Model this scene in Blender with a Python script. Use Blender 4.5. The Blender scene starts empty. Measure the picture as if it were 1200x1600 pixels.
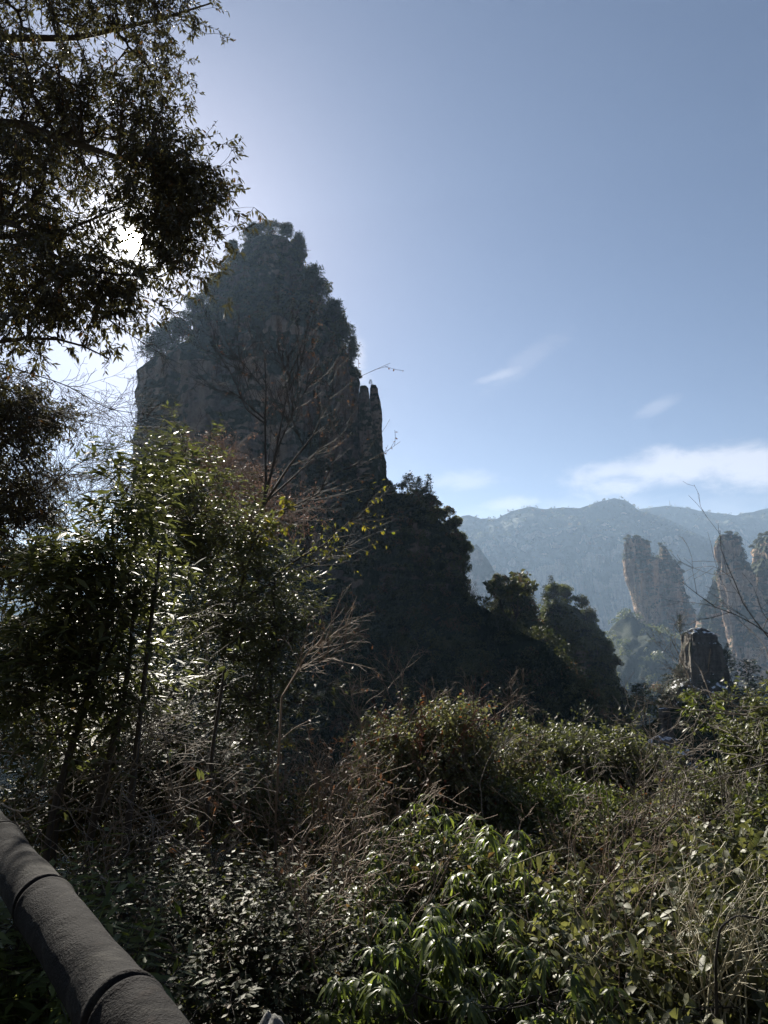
import bpy, math, re
import numpy as np
from mathutils import Vector, Matrix
R_ = math.radians
scene = bpy.context.scene
COL = scene.collection

# ------------------------------------------------------------------ camera
EYE = np.array([0.0, 0.0, 1.62]); FPX = 1080.0; PITCH = math.atan(192 / FPX)
cp, sp_ = math.cos(PITCH), math.sin(PITCH)
cam_d = bpy.data.cameras.new('camera'); cam = bpy.data.objects.new('camera', cam_d); COL.objects.link(cam)
cam_d.sensor_fit = 'VERTICAL'; cam_d.sensor_height = 36; cam_d.sensor_width = 27
cam_d.lens = 36 * FPX / 1600; cam_d.clip_start = 0.05; cam_d.clip_end = 30000
cam.location = EYE; cam.rotation_euler = (math.pi / 2 + PITCH, 0, 0)
scene.camera = cam
scene.render.resolution_x = 768; scene.render.resolution_y = 1024

def ray(px, py):
    x = (np.asarray(px, float) - 600) / FPX; y = (800 - np.asarray(py, float)) / FPX
    return np.stack(np.broadcast_arrays(x, cp - y * sp_, sp_ + y * cp), -1)
def at(px, py, Y):
    d = ray(px, py); return EYE + d * (np.asarray(Y, float) / d[..., 1])[..., None]
def proj(P):
    d = P - EYE; dep = d[:, 1] * cp + d[:, 2] * sp_; return 600 + FPX * d[:, 0] / dep, 800 - FPX * (-d[:, 1] * sp_ + d[:, 2] * cp) / dep
def unit(v):
    v = np.asarray(v, float); return v / np.maximum(np.linalg.norm(v, axis=-1, keepdims=True), 1e-9)

# ------------------------------------------------------------------ sun, sky, exposure
SUN = unit(ray(205, 375))
sun_el = math.asin(SUN[2]); sun_az = math.atan2(SUN[0], SUN[1])
sl = bpy.data.lights.new('sun', 'SUN'); sl.energy = 5.0; sl.angle = R_(0.5); sl.color = (1.0, 0.93, 0.82)
so = bpy.data.objects.new('sun', sl); COL.objects.link(so); so.location = (0, 0, 50)
so.rotation_euler = Vector(SUN).to_track_quat('Z', 'Y').to_euler()
scene.view_settings.view_transform = 'Standard'; scene.view_settings.look = 'None'
scene.view_settings.exposure = 1.65; scene.view_settings.gamma = 1.0

world = bpy.data.worlds.new('World'); scene.world = world; world.use_nodes = True
wn = world.node_tree; wn.nodes.clear()
def N(t, typ, **kw):
    n = t.nodes.new(typ)
    for k, v in kw.items():
        if k.startswith('i_'):
            n.inputs[k[2:].replace('_', ' ')].default_value = v
        else: setattr(n, k, v)
    return n
def lk(t, a, b): t.links.new(a, b)
def M(t, op, a, b=None, c=None, clamp=False):
    n = t.nodes.new('ShaderNodeMath'); n.operation = op; n.use_clamp = clamp
    for i, v in enumerate((a, b, c)):
        if v is None: continue
        if isinstance(v, (int, float)): n.inputs[i].default_value = v
        else: lk(t, v, n.inputs[i])
    return n.outputs[0]
def sstep(t, x, a, b):
    n = t.nodes.new('ShaderNodeMapRange'); n.interpolation_type = 'SMOOTHSTEP'
    lk(t, x, n.inputs[0]); n.inputs[1].default_value = a; n.inputs[2].default_value = b
    return n.outputs[0]
def mixc(t, f, a, b, mode='MIX'):
    n = t.nodes.new('ShaderNodeMix'); n.data_type = 'RGBA'; n.blend_type = mode
    if isinstance(f, (int, float)): n.inputs[0].default_value = f
    else: lk(t, f, n.inputs[0])
    for i, v in ((6, a), (7, b)):
        if isinstance(v, tuple): n.inputs[i].default_value = (*v, 1) if len(v) == 3 else v
        else: lk(t, v, n.inputs[i])
    return n.outputs[2]
sky = N(wn, 'ShaderNodeTexSky', sky_type='NISHITA', sun_disc=False)
sky.sun_elevation = sun_el; sky.sun_rotation = sun_az
sky.altitude = 900; sky.air_density = 1.0; sky.dust_density = 1.35; sky.ozone_density = 2.0
tc = N(wn, 'ShaderNodeTexCoord'); GEN = tc.outputs['Generated']
def dotn(v):
    n = N(wn, 'ShaderNodeVectorMath', operation='DOT_PRODUCT'); lk(wn, GEN, n.inputs[0]); n.inputs[1].default_value = tuple(v)
    return n.outputs['Value']
mp = N(wn, 'ShaderNodeMapping'); mp.inputs['Scale'].default_value = (12, 12, 25); lk(wn, GEN, mp.inputs[0])
nz = N(wn, 'ShaderNodeTexNoise'); nz.inputs['Scale'].default_value = 1.0; nz.inputs['Detail'].default_value = 7; nz.inputs['Roughness'].default_value = 0.62
nz.inputs['Distortion'].default_value = 0.3
lk(wn, mp.outputs[0], nz.inputs[0])
clouds = [  # px, py, half width, half height, tilt, opacity
    (1080, 726, 215, 36, 0.10, 0.85), (1190, 722, 140, 48, 0.05, 0.85), (950, 738, 95, 22, 0.14, 0.7),
    (815, 570, 95, 18, 0.55, 0.12), (775, 588, 48, 10, 0.25, 0.36), (1030, 634, 40, 12, 0.3, 0.22),
    (548, 560, 26, 58, 0.3, 0.6), (800, 788, 55, 14, 0.0, 0.55), (725, 748, 60, 18, 0.0, 0.4), (930, 800, 300, 30, 0.0, 0.25)]
acc = None
for (px, py, hw, hh, tilt, op) in clouds:
    c = unit(ray(px, py)); r = unit(np.cross(c, [0, 0, 1])); u = np.cross(r, c)
    r2 = r * math.cos(tilt) + u * math.sin(tilt); u2 = -r * math.sin(tilt) + u * math.cos(tilt)
    k = np.linalg.norm(ray(px, py))
    a = M(wn, 'MULTIPLY', dotn(r2), FPX * k / hw); b = M(wn, 'MULTIPLY', dotn(u2), FPX * k / hh)
    q = M(wn, 'ADD', M(wn, 'MULTIPLY', a, a), M(wn, 'MULTIPLY', b, b))
    fr = M(wn, 'GREATER_THAN', dotn(c), 0.5)
    e = M(wn, 'ADD', M(wn, 'SUBTRACT', 1.15, M(wn, 'SQRT', q)), M(wn, 'MULTIPLY', M(wn, 'SUBTRACT', nz.outputs['Fac'], 0.5), 2.5))
    m = M(wn, 'MULTIPLY', M(wn, 'MULTIPLY', sstep(wn, e, 0.0, 0.95), fr), op)
    # fade out so stray noise does not leave the ellipse
    m = M(wn, 'MULTIPLY', m, sstep(wn, q, 3.2, 0.6))
    acc = m if acc is None else M(wn, 'MAXIMUM', acc, m)
gm = N(wn, 'ShaderNodeGamma'); lk(wn, sky.outputs[0], gm.inputs[0]); gm.inputs[1].default_value = 1.0
tint = mixc(wn, 1.0, gm.outputs[0], (0.335, 0.335, 0.39), 'MULTIPLY')
cl = mixc(wn, acc, tint, (4.5, 4.35, 4.7))
sd = dotn(SUN)
disc = sstep(wn, sd, math.cos(R_(0.9)), math.cos(R_(0.35)))
au = M(wn, 'ADD', M(wn, 'MULTIPLY', M(wn, 'POWER', M(wn, 'MAXIMUM', sd, 0.0), 900.0), 12.0), M(wn, 'MULTIPLY', M(wn, 'POWER', M(wn, 'MAXIMUM', sd, 0.0), 45.0), 0.35))
auc = N(wn, 'ShaderNodeVectorMath', operation='SCALE'); auc.inputs[0].default_value = (1.0, 0.96, 0.9); lk(wn, au, auc.inputs['Scale'])
cla = mixc(wn, 1.0, cl, auc.outputs[0], 'ADD')
cl2 = mixc(wn, disc, cla, (900.0, 820.0, 680.0))
bg = N(wn, 'ShaderNodeBackground'); bg.inputs['Strength'].default_value = 0.055
lk(wn, cl2, bg.inputs[0]); wo = N(wn, 'ShaderNodeOutputWorld'); lk(wn, bg.outputs[0], wo.inputs[0])

# ------------------------------------------------------------------ numpy noise
_tab = np.random.RandomState(7).rand(64, 64, 64)
def vnoise(P):
    P = np.asarray(P, float); i = np.floor(P).astype(int); f = P - i; f = f * f * (3 - 2 * f)
    o = 0
    for dx in (0, 1):
        for dy in (0, 1):
            for dz in (0, 1):
                w = (f[..., 0] if dx else 1 - f[..., 0]) * (f[..., 1] if dy else 1 - f[..., 1]) * (f[..., 2] if dz else 1 - f[..., 2])
                o = o + w * _tab[(i[..., 0] + dx) & 63, (i[..., 1] + dy) & 63, (i[..., 2] + dz) & 63]
    return o * 2 - 1
def fbm(P, oct=4, gain=0.5):
    P = np.asarray(P, float); o = 0; a = 1
    for k in range(oct):
        o = o + a * vnoise(P + 17.3 * k); P = P * 2.03; a *= gain
    return o
def ridged(P, oct=3):
    o = 0; a = 1
    for k in range(oct):
        o = o + a * (1 - 2 * np.abs(vnoise(P + 9.1 * k))); P = P * 2.1; a *= 0.5
    return o

# ------------------------------------------------------------------ mesh helpers
class Buf:
    def __init__(s): s.V = []; s.Q = []; s.T = []; s.rq = []; s.rt = []; s.n = 0
    def add(s, V, Q=None, T=None, rq=None, rt=None):
        V = np.asarray(V, float).reshape(-1, 3); s.V.append(V)
        if Q is not None and len(Q):
            Q = np.asarray(Q); s.Q.append(Q + s.n); s.rq.append(np.full(len(Q), 0.5) if rq is None else rq)
        if T is not None and len(T):
            T = np.asarray(T); s.T.append(T + s.n); s.rt.append(np.full(len(T), 0.5) if rt is None else rt)
        s.n += len(V)
    def build(s, name, mat, parent=None, origin=(0, 0, 0), smooth=False):
        V = np.concatenate(s.V) - np.asarray(origin, float)
        Q = np.concatenate(s.Q) if s.Q else np.zeros((0, 4), int)
        T = np.concatenate(s.T) if s.T else np.zeros((0, 3), int)
        r = np.concatenate(s.rq + s.rt)
        me = bpy.data.meshes.new(name)
        me.vertices.add(len(V)); me.vertices.foreach_set('co', V.astype(np.float32).ravel())
        loops = np.concatenate([Q.ravel(), T.ravel()]).astype(np.int32)
        me.loops.add(len(loops)); me.loops.foreach_set('vertex_index', loops)
        me.polygons.add(len(Q) + len(T))
        st = np.concatenate([np.arange(len(Q)) * 4, len(Q) * 4 + np.arange(len(T)) * 3]).astype(np.int32)
        me.polygons.foreach_set('loop_start', st)
        me.update(calc_edges=True)
        if smooth: me.polygons.foreach_set('use_smooth', np.ones(len(me.polygons), bool))
        at_ = me.attributes.new('rnd', 'FLOAT', 'FACE'); at_.data.foreach_set('value', r.astype(np.float32))
        me.materials.append(mat)
        o = bpy.data.objects.new(name, me); COL.objects.link(o)
        if parent is not None: o.parent = parent
        return o
def tag(o, label=None, cat=None, group=None, kind=None):
    if label: o['label'] = label
    if cat: o['category'] = cat
    if group: o['group'] = group
    if kind: o['kind'] = kind
    return o
def thing(name, label, cat, loc, group=None):
    o = bpy.data.objects.new(name, None); COL.objects.link(o); o.location = loc; o.empty_display_size = 0.1
    return tag(o, label, cat, group)
def copy_thing(o, loc, rz=0, sc=1, label=None, group=None, tilt=(0, 0)):
    c = o.copy(); COL.objects.link(c); c.location = loc; c.rotation_euler = (tilt[0], tilt[1], rz)
    c.scale = (sc, sc, sc) if isinstance(sc, (int, float)) else sc
    if label: c['label'] = label
    if group: c['group'] = group
    for ch in list(o.children):
        d = ch.copy(); COL.objects.link(d); d.parent = c
    return c

def tubes(buf, P, Rd, sides=4, rq=None):
    """P (B,n,3) polylines, Rd (B,n) radii"""
    P = np.asarray(P, float); Rd = np.asarray(Rd, float)
    B, n = P.shape[:2]
    if B == 0: return
    T = unit(np.gradient(P, axis=1))
    ref = np.where(np.abs(T[..., 2:3]) > 0.9, np.array([1.0, 0, 0]), np.array([0, 0, 1.0]))
    ref = np.broadcast_to(ref[:, :1], T.shape)
    A = unit(np.cross(T, ref)); Bv = np.cross(T, A)
    th = np.arange(sides) * 2 * math.pi / sides
    V = P[:, :, None] + Rd[:, :, None, None] * (A[:, :, None] * np.cos(th)[None, None, :, None] + Bv[:, :, None] * np.sin(th)[None, None, :, None])
    idx = np.arange(B * n * sides).reshape(B, n, sides)
    a = idx[:, :-1]; b = np.roll(idx, -1, 2)[:, :-1]; c = np.roll(idx, -1, 2)[:, 1:]; d = idx[:, 1:]
    Q = np.stack([a, b, c, d], -1).reshape(-1, 4)
    buf.add(V.reshape(-1, 3), Q, rq=np.full(len(Q), 0.5) if rq is None else rq)

def leaves(buf, rng, P, D, Nn, L, W, fold=0.18, big=False, curl=0.35, dark=None):
    """one folded leaf blade per row"""
    P = np.asarray(P, float); n = len(P)
    if n == 0: return
    D = unit(D); S = unit(np.cross(D, Nn)); U = unit(np.cross(S, D))
    L = np.broadcast_to(L, (n,)).reshape(-1, 1); W = np.broadcast_to(W, (n,)).reshape(-1, 1) * 0.5
    r = rng.rand(n) if dark is None else dark
    G = np.array([0, 0, -1.0])
    if not big:
        m = P + D * L * 0.45 + G * L * curl * 0.12
        V = np.stack([P, m - S * W, P + D * L + G * L * curl * 0.5, m + S * W, m - U * W * fold * 2.2], 1).reshape(-1, 3)
        b = (np.arange(n) * 5)[:, None]
        Q = np.concatenate([b + [0, 1, 2, 4], b + [0, 4, 2, 3]])
        buf.add(V, Q, rq=np.concatenate([r, r]))
    else:
        def c(t): return P + D * L * t * (1 - 0.25 * curl * t) + G * L * curl * t * t
        c1, c2, c3 = c(0.3), c(0.68), c(1.0)
        V = np.stack([P, c1 - S * W * 0.9, c1 - U * W * fold, c1 + S * W * 0.9, c2 - S * W * 0.8, c2 - U * W * fold, c2 + S * W * 0.8, c3], 1).reshape(-1, 3)
        b = (np.arange(n) * 8)[:, None]
        Q = np.concatenate([b + [1, 4, 5, 2], b + [2, 5, 6, 3]])
        T = np.concatenate([b + [0, 1, 2], b + [0, 2, 3], b + [4, 7, 5], b + [5, 7, 6]])
        buf.add(V, Q, T, rq=np.concatenate([r] * 2), rt=np.concatenate([r] * 4))

def rperp(rng, T):
    v = rng.randn(*T.shape); v -= (v * T).sum(-1, keepdims=True) * T
    return unit(v)
def grow(rng, S, D, L, Rr, specs):
    """vectorised branching; returns [(pts, radii)] per level"""
    out = []
    S = np.atleast_2d(S).astype(float); D = unit(np.atleast_2d(D)); L = np.broadcast_to(L, (len(S),)).astype(float); Rr = np.broadcast_to(Rr, (len(S),)).astype(float)
    for sp in specs:
        B = len(S); n = sp.get('n', 5)
        pts = np.zeros((B, n + 1, 3)); pts[:, 0] = S; d = D.copy()
        for i in range(1, n + 1):
            d = unit(d + sp.get('wob', 0.15) * rng.randn(B, 3) + np.array([0, 0, sp.get('trop', 0.0)]))
            pts[:, i] = pts[:, i - 1] + d * (L / n)[:, None]
        rad = Rr[:, None] * np.linspace(1, sp.get('taper', 0.35), n + 1)
        out.append((pts, rad))
        k = sp.get('kids', 0)
        if not k: break
        t = (sp.get('t0', 0.25) + (1 - sp.get('t0', 0.25)) * (np.arange(k)[None] + rng.rand(B, k)) / k).clip(0, 0.999)
        f = t * n; i0 = f.astype(int); fr = (f - i0)[..., None]; bi = np.arange(B)[:, None]
        p = pts[bi, i0] * (1 - fr) + pts[bi, i0 + 1] * fr; tg = unit(pts[bi, i0 + 1] - pts[bi, i0])
        a = sp.get('ang', 0.8) * (0.75 + 0.5 * rng.rand(B, k, 1))
        nd = tg * np.cos(a) + rperp(rng, tg) * np.sin(a)
        S = p.reshape(-1, 3); D = nd.reshape(-1, 3)
        L = (L[:, None] * sp.get('lr', 0.5) * (1 - 0.55 * t) * (0.6 + 0.8 * rng.rand(B, k))).ravel()
        Rr = (Rr[:, None] * (1 - 0.6 * t) * sp.get('rr', 0.55)).ravel()
    return out
def twig_leaves(buf, rng, pts, m, L, W, t0=0.15, spread=0.9, droop=0.3, up=0.8, flatz=1.0, **kw):
    """m leaves along each twig polyline"""
    B, n1 = pts.shape[:2]; n = n1 - 1
    t = (t0 + (1 - t0) * (np.arange(m)[None] + rng.rand(B, m)) / m).clip(0, 0.999)
    f = t * n; i0 = f.astype(int); fr = (f - i0)[..., None]; bi = np.arange(B)[:, None]
    p = (pts[bi, i0] * (1 - fr) + pts[bi, i0 + 1] * fr).reshape(-1, 3); tg = unit(pts[bi, i0 + 1] - pts[bi, i0]).reshape(-1, 3)
    q = rperp(rng, tg)
    D = unit(tg * 0.6 + q * spread + np.array([0, 0, -droop]) + 0.15 * rng.randn(len(p), 3))
    D = unit(D * np.array([1, 1, flatz]))
    Nn = unit(np.array([0, 0, up]) + 0.45 * rng.randn(len(p), 3))
    s = 0.65 + 0.7 * rng.rand(len(p))
    leaves(buf, rng, p, D, Nn, L * s, W * s, **kw)

def bez(a, c, b, n):
    t = np.linspace(0, 1, n)[None, :, None]
    return a[:, None] * (1 - t) ** 2 + 2 * c[:, None] * t * (1 - t) + b[:, None] * t * t
def smooth_line(pts, n):
    pts = np.asarray(pts, float); s = np.concatenate([[0], np.cumsum(np.linalg.norm(np.diff(pts[:, :3], axis=0), axis=1))])
    t = np.linspace(0, s[-1], n * 4); q = np.stack([np.interp(t, s, pts[:, k]) for k in range(pts.shape[1])], 1)
    k = max(3, (n * 4) // (len(pts) * 3) | 1); pad = k // 2
    qq = np.pad(q, ((pad, pad), (0, 0)), mode='edge'); ker = np.ones(k) / k
    q2 = np.stack([np.convolve(qq[:, j], ker, 'valid') for j in range(q.shape[1])], 1); q2[0] = q[0]; q2[-1] = q[-1]
    return q2[np.linspace(0, len(q2) - 1, n).round().astype(int)]

# ------------------------------------------------------------------ materials
def base_mat(name):
    m = bpy.data.materials.new(name); m.use_nodes = True; t = m.node_tree; t.nodes.clear()
    o = N(t, 'ShaderNodeOutputMaterial'); return m, t, o
def leaf_mat(name, c1, c2, rough=0.42, transl=0.3, tcol=None, spec=0.5, wear=None):
    m, t, o = base_mat(name)
    a = N(t, 'ShaderNodeAttribute', attribute_name='rnd')
    c = mixc(t, a.outputs['Fac'], c1, c2)
    if wear:
        c = mixc(t, M(t, 'GREATER_THAN', a.outputs['Fac'], 1 - wear[0]), c, wear[1])
    p = N(t, 'ShaderNodeBsdfPrincipled'); lk(t, c, p.inputs['Base Color']); p.inputs['Roughness'].default_value = rough
    p.inputs['Specular IOR Level'].default_value = spec
    tr = N(t, 'ShaderNodeBsdfTranslucent')
    tint_ = mixc(t, 1.0, c, tcol or (1.45, 1.45, 0.85), 'MULTIPLY'); lk(t, tint_, tr.inputs[0])
    mx = N(t, 'ShaderNodeMixShader'); mx.inputs[0].default_value = transl
    lk(t, p.outputs[0], mx.inputs[1]); lk(t, tr.outputs[0], mx.inputs[2]); lk(t, mx.outputs[0], o.inputs[0])
    return m
def bark_mat(name, c1, c2, scale=30, rough=0.85):
    m, t, o = base_mat(name)
    tcn = N(t, 'ShaderNodeTexCoord'); n = N(t, 'ShaderNodeTexNoise'); n.inputs['Scale'].default_value = scale; n.inputs['Detail'].default_value = 5
    lk(t, tcn.outputs['Object'], n.inputs[0])
    c = mixc(t, n.outputs['Fac'], c1, c2)
    p = N(t, 'ShaderNodeBsdfPrincipled'); lk(t, c, p.inputs['Base Color']); p.inputs['Roughness'].default_value = rough
    b = N(t, 'ShaderNodeBump'); b.inputs['Strength'].default_value = 0.5; b.inputs['Distance'].default_value = 0.01
    lk(t, n.outputs['Fac'], b.inputs['Height']); lk(t, b.outputs[0], p.inputs['Normal'])
    lk(t, p.outputs[0], o.inputs[0]); return m
def rock_mat(name, S, c_lo, c_hi, c_strata, moss=(0.03, 0.042, 0.02), moss_lo=0.45, moss_hi=0.62, snow=False, flat=0.55, bumpd=1.0, mz=0.25):
    """S = size of one feature in metres"""
    m, t, o = base_mat(name)
    g = N(t, 'ShaderNodeNewGeometry'); pos = g.outputs['Position']
    def nse(sx, sz, det=6, rgh=0.6, dist=0.0):
        mp_ = N(t, 'ShaderNodeMapping'); mp_.inputs['Scale'].default_value = (sx, sx, sz); lk(t, pos, mp_.inputs[0])
        n = N(t, 'ShaderNodeTexNoise'); n.inputs['Scale'].default_value = 1.0; n.inputs['Detail'].default_value = det; n.inputs['Roughness'].default_value = rgh
        n.inputs['Distortion'].default_value = dist
        lk(t, mp_.outputs[0], n.inputs[0]); return n.outputs['Fac']
    streak = nse(1.0 / S * 0.9, 1.0 / S * 0.14, 7); patch = nse(0.35 / S, 0.12 / S, 4); fine = nse(3.0 / S, 3.0 / S, 5, 0.7)
    strata = nse(0.12 / S, 2.2 / S, 5, 0.65, 0.6)
    c = mixc(t, sstep(t, streak, 0.36, 0.66), c_lo, c_hi)
    c = mixc(t, M(t, 'MULTIPLY', sstep(t, strata, 0.48, 0.66), 0.3), c, c_strata)
    c = mixc(t, M(t, 'MULTIPLY', sstep(t, fine, 0.45, 0.7), 0.5), c, tuple(x * 0.35 for x in c_lo))
    c = mixc(t, M(t, 'MULTIPLY', sstep(t, patch, 0.52, 0.62), 0.45), c, tuple(x * 0.5 for x in c_lo))
    sepz = N(t, 'ShaderNodeSeparateXYZ'); lk(t, g.outputs['Normal'], sepz.inputs[0])
    mk = M(t, 'ADD', nse(0.55 / S, mz / S, 6, 0.65), M(t, 'MULTIPLY', sepz.outputs[2], flat))
    mossf = sstep(t, mk, moss_lo, moss_hi)
    mc = mixc(t, fine, tuple(x * 0.5 for x in moss), tuple(x * 1.5 for x in moss))
    c = mixc(t, mossf, c, mc)
    if snow:
        sf = sstep(t, M(t, 'ADD', M(t, 'MULTIPLY', sepz.outputs[2], 0.42), M(t, 'MULTIPLY', nse(1.6 / S, 2.5 / S, 5), 1.3)), 1.0, 1.07)
        c = mixc(t, sf, c, (0.8, 0.82, 0.86))
    p = N(t, 'ShaderNodeBsdfPrincipled'); lk(t, c, p.inputs['Base Color']); p.inputs['Roughness'].default_value = 0.92
    p.inputs['Specular IOR Level'].default_value = 0.15
    h = M(t, 'ADD', M(t, 'ADD', M(t, 'MULTIPLY', streak, 1.2), M(t, 'MULTIPLY', strata, 0.45)), M(t, 'MULTIPLY', fine, 0.6))
    b = N(t, 'ShaderNodeBump'); b.inputs['Strength'].default_value = 1.0; b.inputs['Distance'].default_value = S * 0.35 * bumpd
    lk(t, h, b.inputs['Height']); lk(t, b.outputs[0], p.inputs['Normal'])
    lk(t, p.outputs[0], o.inputs[0]); return m

MT = dict(
    over_leaf=leaf_mat('overhead_leaf', (0.042, 0.039, 0.025), (0.085, 0.08, 0.045), 0.5, 0.24, wear=(0.03, (0.10, 0.05, 0.02))),
    laurel=leaf_mat('laurel_leaf', (0.045, 0.054, 0.024), (0.10, 0.11, 0.048), 0.52, 0.4, wear=(0.03, (0.12, 0.12, 0.03))),
    silver=leaf_mat('small_leaf', (0.07, 0.08, 0.042), (0.15, 0.15, 0.085), 0.55, 0.45, wear=(0.06, (0.14, 0.05, 0.025))),
    droop=leaf_mat('drooping_leaf', (0.05, 0.075, 0.018), (0.115, 0.14, 0.036), 0.42, 0.52),
    fresh=leaf_mat('fresh_leaf', (0.05, 0.075, 0.016), (0.12, 0.14, 0.035), 0.5, 0.42),
    pale=leaf_mat('pale_leaf', (0.07, 0.082, 0.035), (0.15, 0.15, 0.07), 0.52, 0.42),
    yellow=leaf_mat('yellow_leaf', (0.10, 0.12, 0.02), (0.18, 0.15, 0.03), 0.5, 0.45),
    brown=leaf_mat('dry_leaf', (0.09, 0.055, 0.035), (0.16, 0.10, 0.065), 0.65, 0.3, tcol=(1.15, 0.9, 0.7)),
    mauve=leaf_mat('dry_twig_leaf', (0.10, 0.07, 0.055), (0.16, 0.11, 0.09), 0.6, 0.35, tcol=(1.2, 1, 0.9)),
    straw=leaf_mat('straw', (0.22, 0.17, 0.09), (0.34, 0.27, 0.15), 0.6, 0.25, tcol=(1.2, 1, 0.7)),
    under=leaf_mat('undergrowth_leaf', (0.035, 0.045, 0.018), (0.10, 0.105, 0.045), 0.58, 0.42, spec=0.3, wear=(0.12, (0.13, 0.085, 0.045))),
    wood_leaf=leaf_mat('far_foliage', (0.024, 0.034, 0.016), (0.10, 0.10, 0.042), 0.6, 0.3, spec=0.2, wear=(0.12, (0.12, 0.08, 0.05))),
    wood_leaf2=leaf_mat('mid_foliage', (0.045, 0.06, 0.022), (0.115, 0.12, 0.045), 0.55, 0.42, spec=0.3),
    pine_leaf=leaf_mat('pine_needles', (0.018, 0.03, 0.012), (0.04, 0.055, 0.02), 0.55, 0.12, spec=0.3),
    bark=bark_mat('dark_bark', (0.018, 0.014, 0.011), (0.06, 0.05, 0.04)),
    bark2=bark_mat('grey_bark', (0.10, 0.085, 0.07), (0.24, 0.205, 0.165), 40),
    twig=bark_mat('brown_twig', (0.13, 0.095, 0.068), (0.27, 0.205, 0.15), 25),
    cane=bark_mat('pale_cane', (0.25, 0.22, 0.14), (0.42, 0.38, 0.26), 20, 0.6),
    redstem=bark_mat('red_stem', (0.10, 0.03, 0.02), (0.18, 0.06, 0.04), 30),
)

# ------------------------------------------------------------------ valley floor and the near slope (one terrain sheet)
def near_z(x, y):
    """height of the ground under the bushes and down the valley"""
    x = np.asarray(x, float); y = np.asarray(y, float)
    t = np.clip(y - 1.6, 0, None)
    z = -0.05 - 0.62 * np.clip(t, 0, 22) - 0.75 * np.clip(t - 22, 0, 60) - 0.95 * np.clip(t - 82, 0, 110) 
    z = z + 0.08 * np.clip(-x, 0, 40) * np.clip(t / 6, 0, 1)
    return z
def ground_z(x, y):
    z = near_z(x, y)
    P = np.stack([x / 9.0, y / 9.0, np.zeros_like(x)], -1)
    z = z + fbm(P, 4) * np.clip((y - 2) / 10, 0, 1) * 0.9
    P = np.stack([x / 160.0, y / 160.0, np.ones_like(x)], -1)
    return z + fbm(P, 4) * np.clip((y - 150) / 200, 0, 1) * 22
def axis(a, b, n, c=0, p=2.2):
    u = np.linspace(-1, 1, n); s = np.sign(u) * np.abs(u) ** p
    return np.where(s < 0, c + (c - a) * s, c + (b - c) * s)
xs = axis(-6500, 6500, 161, 0, 3.6); ys = axis(-400, 9000, 181, 4, 3.4)
X, Y = np.meshgrid(xs, ys, indexing='ij'); Z = ground_z(X, Y)
back = np.clip((-Y - 3) / 30, 0, 1); Z = Z + back * 25
b = Buf(); idx = np.arange(X.size).reshape(X.shape)
b.add(np.stack([X, Y, Z], -1), np.stack([idx[:-1, :-1], idx[1:, :-1], idx[1:, 1:], idx[:-1, 1:]], -1).reshape(-1, 4))
m, t, o = base_mat('forest_floor')
g = N(t, 'ShaderNodeNewGeometry'); n1 = N(t, 'ShaderNodeTexNoise'); n1.inputs['Scale'].default_value = 0.8; n1.inputs['Detail'].default_value = 8; n1.inputs['Roughness'].default_value = 0.7
lk(t, g.outputs['Position'], n1.inputs[0])
c = mixc(t, sstep(t, n1.outputs['Fac'], 0.35, 0.65), (0.018, 0.014, 0.009), (0.05, 0.045, 0.022))
p = N(t, 'ShaderNodeBsdfPrincipled'); lk(t, c, p.inputs['Base Color']); p.inputs['Roughness'].default_value = 0.95
bm_ = N(t, 'ShaderNodeBump'); bm_.inputs['Distance'].default_value = 0.15; lk(t, n1.outputs['Fac'], bm_.inputs['Height']); lk(t, bm_.outputs[0], p.inputs['Normal'])
lk(t, p.outputs[0], o.inputs[0]); MT['floor'] = m
tag(b.build('ground', m, smooth=True), kind='structure')

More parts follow.
